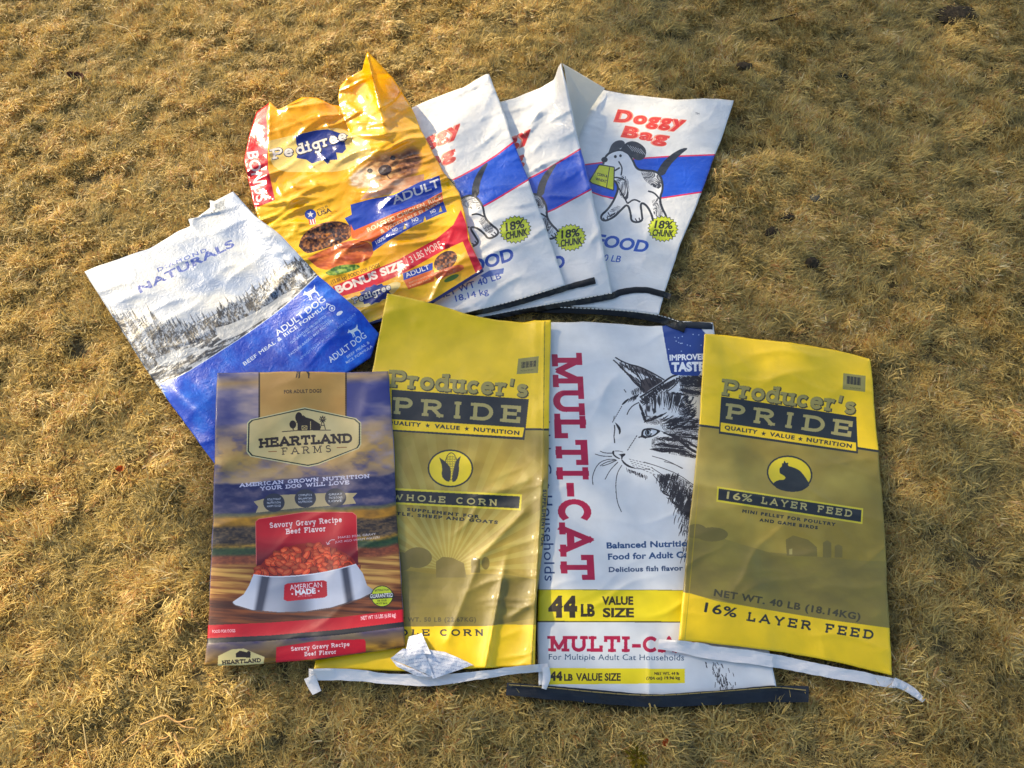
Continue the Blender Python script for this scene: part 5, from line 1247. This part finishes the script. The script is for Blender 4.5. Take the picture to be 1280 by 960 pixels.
# ------------------------------------------------------------------ dead grass: tufts of curled blades scattered by a geometry node tree
m_straw = strawmat('dry_grass', [(0.0, (100, 90, 60)), (.2, (146, 130, 84)), (.42, (186, 164, 102)), (.62, (214, 184, 102)), (.82, (234, 206, 128)), (.91, (182, 118, 60)), (1.0, (246, 226, 168))])
tufts = bpy.data.collections.new("grass_tufts")
def blade(vs, fs, x, y, z, az, lean, length, w, curl, twist, segs=4):
    b = len(vs); px_, py_, pz_ = x, y, z; el = lean; st = length / segs
    for i in range(segs + 1):
        ww = w * (1 - .8 * (i / segs) ** 2) * .5
        sx, sy = -math.sin(az + twist), math.cos(az + twist)
        vs.append((px_ - sx * ww, py_ - sy * ww, pz_)); vs.append((px_ + sx * ww, py_ + sy * ww, pz_ + ww * .6))
        px_ += math.cos(az) * math.cos(el) * st; py_ += math.sin(az) * math.cos(el) * st; pz_ = max(.001, pz_ + math.sin(el) * st)
        el -= curl / segs; az += random.uniform(-.28, .28)
    for i in range(segs): fs.append((b + 2 * i, b + 2 * i + 1, b + 2 * i + 3, b + 2 * i + 2))
for k in range(16):
    vs, fs = [], []
    kind_ = k % 4
    for i in range(40):
        a = random.uniform(0, 2 * math.pi); r = abs(random.gauss(0, .012))
        az = random.gauss(0, .75) if kind_ != 3 else random.uniform(0, 6.28)
        blade(vs, fs, r * math.cos(a), r * math.sin(a), random.uniform(0, .010), az, random.uniform(.05, .6) if kind_ else random.uniform(.4, 1.2), random.uniform(.008, .024), random.uniform(.0008, .0021), random.uniform(-.2, 1.3), random.uniform(-.6, .6), 3)
    me = bpy.data.meshes.new("tuft"); me.from_pydata(vs, [], fs); me.materials.append(m_straw); me.update()
    tufts.objects.link(bpy.data.objects.new("grass_tuft", me))
# points: dense where the picture looks, thinner outside
def scatter(n, x0, x1, y0, y1): return rng.uniform(x0, x1, n), rng.uniform(y0, y1, n)
px1, py1 = scatter(150000, -2.3, 2.5, -.25, 3.4)
cxp, cyp = pixel(px1, py1, .02)
inview = (cxp > -160) & (cxp < 1440) & (cyp > -120) & (cyp < 1100)
keep = inview | (rng.random(len(px1)) < .45)
px2, py2 = scatter(30000, -5, 5, -2, 6.5); far = ~((px2 > -2.3) & (px2 < 2.5) & (py2 > -.25) & (py2 < 3.4))
gx_ = np.concatenate([px1[keep], px2[far]]); gy_ = np.concatenate([py1[keep], py2[far]])
cm = (blur(COVER.astype(float), 1.6) > .90) | (blur(TAPE.astype(float), 1.2) > .5) | (blur(cover([(488, 823), (504, 811), (511, 794), (528, 791), (540, 812), (556, 815), (592, 830), (584, 847), (541, 849), (522, 846), (496, 833)]).astype(float), 1.2) > .5)                 # bags, shrunk so that blades still touch their rims
ins = (gx_ > GX0) & (gx_ < GX0 + GW * CELL - .01) & (gy_ > GY0) & (gy_ < GY0 + GH * CELL - .01)
ci = np.clip(((gx_ - GX0) / CELL).astype(int), 0, GW - 1); cj = np.clip(((gy_ - GY0) / CELL).astype(int), 0, GH - 1)
under = ins & cm[cj, ci]
clump = fbm(gx_ * 26, gy_ * 26, 51, 3)
bare = (fbm(gx_ * 9 + 5, gy_ * 9, 61, 3) < .30) & (rng.random(len(gx_)) < .6)
ok = ~under & ~bare
gx_, gy_, clump = gx_[ok], gy_[ok], clump[ok]
near_bag = blur(COVER.astype(float), 3.0)[np.clip(((gy_ - GY0) / CELL).astype(int), 0, GH - 1), np.clip(((gx_ - GX0) / CELL).astype(int), 0, GW - 1)]
gz_ = .010 * (fbm(gx_ * 5, gy_ * 5, 3, 3) - .5) + np.clip(clump - .40, 0, 1) * .032 * (1 - np.clip(near_bag * 2, 0, .85))
scl = (.72 + .9 * np.clip(clump - .3, 0, .6)) * rng.uniform(.7, 1.3, len(gx_)) * (1 - .35 * np.clip(near_bag * 2, 0, 1))
lie = 0.0
pm = bpy.data.meshes.new("grass")
pm.vertices.add(len(gx_)); pm.vertices.foreach_set("co", np.stack([gx_, gy_, gz_], -1).ravel())
at = pm.attributes.new("rot", 'FLOAT_VECTOR', 'POINT')
at.data.foreach_set("vector", np.stack([rng.normal(0, .22, len(gx_)), rng.normal(0, .22, len(gx_)), 12 * fbm(gx_ * 3.5, gy_ * 3.5, 91, 3) + rng.normal(0, .7, len(gx_))], -1).ravel())
at = pm.attributes.new("scl", 'FLOAT', 'POINT'); at.data.foreach_set("value", scl)
at = pm.attributes.new("idx", 'INT', 'POINT'); at.data.foreach_set("value", rng.integers(0, 16, len(gx_)))
grass = bpy.data.objects.new("grass", pm); COL.objects.link(grass)
grass['kind'] = 'stuff'; grass['label'] = 'dry golden brown lawn grass, dead and matted, covering the ground'; grass['category'] = 'grass'
ng = bpy.data.node_groups.new("scatter_grass", 'GeometryNodeTree')
ng.interface.new_socket("Geometry", in_out='INPUT', socket_type='NodeSocketGeometry'); ng.interface.new_socket("Geometry", in_out='OUTPUT', socket_type='NodeSocketGeometry')
gi = ng.nodes.new("NodeGroupInput"); go = ng.nodes.new("NodeGroupOutput"); iop = ng.nodes.new("GeometryNodeInstanceOnPoints"); ci_ = ng.nodes.new("GeometryNodeCollectionInfo")
ci_.inputs[0].default_value = tufts; ci_.inputs["Separate Children"].default_value = True; ci_.inputs["Reset Children"].default_value = True
def attr(n_, t):
    a = ng.nodes.new("GeometryNodeInputNamedAttribute"); a.data_type = t; a.inputs[0].default_value = n_; return a.outputs[0]
ng.links.new(gi.outputs[0], iop.inputs["Points"]); ng.links.new(ci_.outputs[0], iop.inputs["Instance"]); iop.inputs["Pick Instance"].default_value = True
ng.links.new(attr("idx", 'INT'), iop.inputs["Instance Index"])
e2r = ng.nodes.new("FunctionNodeEulerToRotation"); ng.links.new(attr("rot", 'FLOAT_VECTOR'), e2r.inputs[0]); ng.links.new(e2r.outputs[0], iop.inputs["Rotation"])
ng.links.new(attr("scl", 'FLOAT'), iop.inputs["Scale"]); ng.links.new(iop.outputs[0], go.inputs[0])
md = grass.modifiers.new("scatter", 'NODES'); md.node_group = ng

# ------------------------------------------------------------------ small things lying in the grass
def lump(name, px_, py_, r, flat, m, label, cat, seed, stretch=1.0, rot=0.0, zoff=.012, group=None):
    x, y = (float(t) for t in ground(px_, py_, .03))
    bm = bmesh.new(); bmesh.ops.create_icosphere(bm, subdivisions=4, radius=1)
    for v in bm.verts:
        n = .7 + .6 * float(fbm(v.co.x * 1.3 + seed * 3 + v.co.z, v.co.y * 1.3 + seed + v.co.z * .7, seed, 4)) + .16 * float(vnoise(v.co.x * 5 + v.co.z * 3, v.co.y * 5, seed + 5))
        c = v.co * n * r; v.co = Vector((c.x * stretch, c.y, c.z * flat))
    me = bpy.data.meshes.new(name); bm.to_mesh(me); bm.free(); me.materials.append(m)
    me.polygons.foreach_set("use_smooth", [True] * len(me.polygons))
    o = bpy.data.objects.new(name, me); COL.objects.link(o); o.location = (x, y, zoff + r * flat * .4); o.rotation_euler = (0, 0, rot)
    o['label'] = label; o['category'] = cat
    if group: o['group'] = group
    return o
m_clod = mat('dark_clod', (70, 60, 46), .95, .1, bump=[('noise', 120, .004)], var=.5, varscale=80)
m_stone = mat('grey_stone', (104, 98, 84), .85, .3, bump=[('noise', 150, .002)], var=.4, varscale=60)
m_leafb = mat('dead_leaf', (92, 52, 26), .6, .4, transl=.25, bump=[('noise', 150, .002)], var=.4, varscale=90)
m_orange = mat('orange_leaf', (206, 96, 26), .6, .4, transl=.35, var=.3, varscale=120)
m_moss = mat('yellow_weed', (132, 112, 24), .8, .2, transl=.3, var=.4, varscale=150)
m_straws = mat('pale_stalk', (206, 178, 120), .6, .3, transl=.1, var=.25, varscale=90)
m_root = mat('pale_root', (196, 152, 92), .7, .3, bump=[('noise', 200, .001)], var=.3, varscale=120)
lump('dirt_clod', 1200, 12, .046, .4, m_clod, "dark brown clod of earth at the top right corner of the lawn", 'clod', 3, 1.35, .1, .0)
lump('stone', 1022, 243, .014, .6, m_stone, "pale grey stone in the bare spot right of the rightmost white bag", 'stone', 5, 1.3, .3, .012)
lump('stone', 1018, 322, .014, .6, m_clod, "dark stone, lowest of three below the bare spot right of the white bags", 'stone', 6, 1.1, .9, .008)
lump('stone', 968, 284, .015, .5, m_clod, "dark stone beside the bare spot, nearest to the rightmost white bag", 'stone', 8, 1.3, .5, .008)
lump('stone', 987, 264, .013, .5, m_clod, "small dark stone just below the pale grey stone right of the white bags", 'stone', 18, 1.4, .2, .008)
lump('dirt_clod', 932, 77, .016, .5, m_clod, "small dark clod of earth high in the grass above the rightmost white bag", 'clod', 9, 1.3, .2)
lump('dirt_clod', 1054, 90, .014, .5, m_clod, "small dark clod of earth between the far top right clod and the white bags", 'clod', 10, 1.3, .4)
def weed_obj():
    x, y = (float(t) for t in ground(797, 947, .03)); vs, fs = [], []
    R0 = random.Random(4)
    for i in range(46):
        a = R0.uniform(0, 6.28); r = R0.uniform(0, .012)
        blade(vs, fs, r * math.cos(a), r * math.sin(a), .012, a, R0.uniform(.2, 1.2), R0.uniform(.008, .02), R0.uniform(.003, .005), R0.uniform(.5, 2.0), 0.3)
    me = bpy.data.meshes.new('weed'); me.from_pydata(vs, [], fs); me.materials.append(m_moss); o = bpy.data.objects.new('weed', me); COL.objects.link(o)
    o.location = (x, y, .008); o['label'] = 'small yellow green weed in the dry grass at the bottom edge'; o['category'] = 'weed'
weed_obj()
def leaf_obj(name, px_, py_, L_, W_, m, label, cat, rot, curl, z=.035):
    x, y = (float(t) for t in ground(px_, py_, z)); n, k = 14, 8
    t = np.linspace(0, 1, n)[:, None]; s_ = np.linspace(-1, 1, k)[None]
    w = W_ * (np.sin(np.pi * np.clip(t, .02, .98)) ** .6) * (1 + .18 * np.sin(t * 22))
    X = L_ * (t - .5) + 0 * s_; Y = w * s_; Z = curl * ((2 * t - 1) ** 2) * L_ + .35 * np.abs(s_) ** 1.6 * w + .05 * L_ * fbm(t * 6, s_ * 2, 3, 2)
    V = np.stack([X, Y, Z], -1).reshape(-1, 3); V2 = V.copy(); V2[:, 2] -= .0012
    o = mesh_obj(name, np.concatenate([V, V2]), np.concatenate([grid_faces(n, k), grid_faces(n, k)[:, ::-1] + n * k]), m)
    o.location = (x, y, z - .01); o.rotation_euler = (.5, 0, rot); o['label'] = label; o['category'] = cat
    return o
leaf_obj('dead_leaf', 98, 94, .055, .014, m_leafb, "dark brown curled dead leaf on the sunny grass at the top left", 'leaf', -.35, .35)
leaf_obj('dead_leaf', 832, 927, .014, .005, m_orange, "tiny bright orange dead leaf in the grass below the navy tape", 'leaf', 1.1, .3)
leaf_obj('dead_leaf', 148, 583, .018, .006, m_orange, "tiny rusty orange dead leaf in the sunny grass left of the blue bag", 'leaf', .4, .3)
def tube_obj(name, paths, m, label, cat):
    vs, fs = [], []
    for pts, r0, r1 in paths:
        P = np.array([[*(float(t) for t in ground(a, b, z)), z] for a, b, z in pts]); q = np.linspace(0, 1, 18)
        idx = np.linspace(0, 1, len(P)); Q = np.stack([np.interp(q, idx, P[:, i]) for i in range(3)], 1)
        Q[:, 2] += .0025 * (vnoise(q * 9, q * 0 + r0 * 999, 4) - .5)
        for it in range(2): Q[1:-1] = (Q[:-2] + Q[1:-1] * 2 + Q[2:]) / 4
        b = len(vs)
        for i, c in enumerate(Q):
            d = Q[min(i + 1, 17)] - Q[max(i - 1, 0)]; d /= np.linalg.norm(d); s_ = np.cross(d, (0, 0, 1)); s_ /= np.linalg.norm(s_); n_ = np.cross(s_, d); r = r0 + (r1 - r0) * i / 17
            for k in range(6): vs.append(c + r * (s_ * math.cos(k * math.pi / 3) + n_ * math.sin(k * math.pi / 3)))
        for i in range(17):
            for k in range(6): fs.append((b + i * 6 + k, b + i * 6 + (k + 1) % 6, b + i * 6 + 6 + (k + 1) % 6, b + i * 6 + 6 + k))
    o = mesh_obj(name, vs, fs, m); o['label'] = label; o['category'] = cat; return o
k7 = K(5.333, 0, 840)
def z3(pts, z): return [(a, b, z) for a, b in pts]
tube_obj('dry_root', [(z3(k7((940, 355), (1000, 330), (1060, 300), (1110, 285), (1140, 315), (1190, 345), (1240, 318), (1300, 312)), .036), .0022, .0014), (z3(k7((1190, 345), (1230, 368), (1300, 375)), .037), .0016, .001), (z3(k7((1165, 410), (1180, 470), (1200, 520), (1228, 570)), .036), .002, .0012), (z3(k7((815, 478), (870, 430), (930, 395)), .034), .0018, .001), (z3(k7((1060, 450), (1110, 440), (1150, 400)), .034), .0018, .001)], m_root, "pale branching dry root lying in the grass at the bottom left", 'root')
tube_obj('straw_stalk', [([(345, 134, .05), (362, 122, .05), (381, 106, .045)], .0012, .0008)], m_straws, "thin pale straw sticking up behind the yellow plastic bag", 'straw')
tube_obj('straw_stalk', [([(203, 640, .036), (213, 620, .04), (225, 605, .034)], .0011, .0007)], m_straws, "thin pale straw left of the farm picture bag", 'straw')
tube_obj('straw_stalk', [([(186, 636, .036), (210, 625, .04), (240, 607, .034)], .0012, .0008)] and [([(104, 905, .034), (108, 935, .04), (114, 952, .034)], .0011, .0007)], m_straws, "thin grey straw lying at the bottom left next to the dry root", 'straw')
tube_obj('twig', [([(955, 28, .020), (975, 23, .024), (1001, 16, .021)], .0028, .0018)], m_clod, "dark twig lying in the grass near the top edge above the rightmost white bag", 'twig')
tube_obj('straw_stalk', [([(132, 28, .035), (160, 36, .04), (170, 52, .036)], .0014, .0009)], m_straws, "pale bent straw in the sunny grass near the top left", 'straw')

# ------------------------------------------------------------------ the tree up-sun of the lawn that dapples the right half
shade_poly = [(765, -200), (790, 60), (800, 120), (700, 225), (690, 300), (640, 400), (470, 412), (300, 462), (255, 600), (262, 720), (345, 850), (330, 1000), (300, 1250), (1900, 1250), (1900, -200)]
lit_spots = [(850, 165, 62, 34), (880, 235, 42, 60), (862, 320, 30, 60), (650, 760, 66, 100), (668, 640, 44, 60), (560, 838, 90, 36), (840, 592, 80, 22), (828, 640, 26, 10), (880, 592, 60, 12), (870, 812, 110, 30), (800, 830, 80, 26), (1090, 430, 40, 26), (1130, 545, 24, 26), (1170, 625, 20, 26), (1110, 22, 50, 14), (1060, 330, 60, 14), (1190, 330, 40, 10), (990, 200, 40, 10), (1000, 470, 60, 10), (590, 480, 40, 10), (560, 392, 40, 10), (1010, 590, 60, 10), (930, 900, 60, 10), (1180, 800, 40, 14), (1230, 90, 30, 10), (1080, 150, 40, 9), (960, 60, 40, 8), (440, 905, 60, 14), (300, 800, 24, 50), (700, 440, 24, 12)]
def shade_at(px_, py_):
    m = np.zeros(px_.shape, bool); p = np.array(shade_poly, float)
    for a, b in zip(p, np.roll(p, -1, axis=0)):
        c = ((a[1] > py_) != (b[1] > py_)) & (px_ < (b[0] - a[0]) * (py_ - a[1]) / (b[1] - a[1] + 1e-9) + a[0]); m ^= c
    for x, y, rx, ry in lit_spots: m &= (((px_ - x) / rx) ** 2 + ((py_ - y) / ry) ** 2) > 1
    return m
tx_, ty_ = rng.uniform(-1.0, 3.2, 60000), rng.uniform(-.6, 3.6, 60000)
qx, qy = pixel(tx_, ty_, .03)
sel = shade_at(qx, qy) & (rng.random(60000) < .80 * (.55 + .9 * fbm(tx_ * 2.2, ty_ * 2.2, 71, 3)))
tx_, ty_ = tx_[sel][:LEAVES], ty_[sel][:LEAVES]
dist = 8.2 + rng.normal(0, .55, len(tx_))
lc = np.stack([tx_, ty_, np.zeros(len(tx_))], -1) + sdir[None] * dist[:, None]
def rot_frame(n):
    a = rng.normal(size=(n, 3)); a /= np.linalg.norm(a, axis=1)[:, None]; b = rng.normal(size=(n, 3)); b -= (a * b).sum(1)[:, None] * a; b /= np.linalg.norm(b, axis=1)[:, None]
    return a, b
ea, eb = rot_frame(len(lc)); sz = rng.uniform(.026, .046, len(lc))[:, None]
en = np.cross(ea, eb)
LV = np.stack([lc - ea * sz * 1.3, lc - eb * sz * .62 + en * sz * .2, lc + ea * sz * 1.5, lc + eb * sz * .62 + en * sz * .2], 1).reshape(-1, 3)
m_foliage = mat('oak_foliage', (66, 84, 34), .6, .3, transl=.25, var=.4, varscale=3)
m_bark = mat('bark', (84, 70, 56), .9, .2, bump=[('noise', 20, .02)], var=.4, varscale=12)
ctr = lc.mean(0); root_ = np.array([ctr[0] + 2.6, ctr[1] + 2.2, 0.0])
tree = empty('tree', root_, "broad leafy tree standing beyond the top left of the lawn and dappling it with shade", 'tree')
cr = mesh_obj('crown', LV, np.arange(len(LV)).reshape(-1, 4), m_foliage, tree, True, None, root_); cr['kind'] = 'stuff'
vs, fs = [], []
def limb(a, b, r0, r1, seed):
    a = np.array(a, float); b = np.array(b, float); n = 9; base = len(vs); R = np.random.default_rng(seed)
    off = np.cumsum(R.normal(0, .05, (n, 3)), axis=0) * np.linalg.norm(b - a) * .25; off -= np.linspace(0, 1, n)[:, None] * off[-1]
    d = (b - a) / np.linalg.norm(b - a); s_ = np.cross(d, (.3, .9, .1)); s_ /= np.linalg.norm(s_); t_ = np.cross(d, s_)
    for i in range(n):
        c = a + (b - a) * i / (n - 1) + off[i]; r = r0 + (r1 - r0) * i / (n - 1)
        for k in range(8): vs.append(c + r * (s_ * math.cos(k * math.pi / 4) + t_ * math.sin(k * math.pi / 4)))
    for i in range(n - 1):
        for k in range(8): fs.append((base + i * 8 + k, base + i * 8 + (k + 1) % 8, base + i * 8 + 8 + (k + 1) % 8, base + i * 8 + 8 + k))
fork = np.array([root_[0], root_[1], 2.3])
limb(root_ - np.array([0, 0, .1]), fork, .24, .16, 1)
for i in range(16):
    tgt = lc[(i * 997) % len(lc)]
    mid = fork + (tgt - fork) * .55 + np.array([0, 0, .15])
    limb(fork, mid, .075, .04, 10 + i); limb(mid, tgt, .04, .012, 40 + i)
    for j in range(2):
        t2 = lc[(i * 997 + 331 * (j + 1)) % len(lc)]
        if np.linalg.norm(t2 - tgt) < 2.0: limb(mid, t2, .025, .008, 80 + i * 3 + j)
mesh_obj('trunk', vs, fs, m_bark, tree, True, None, root_)
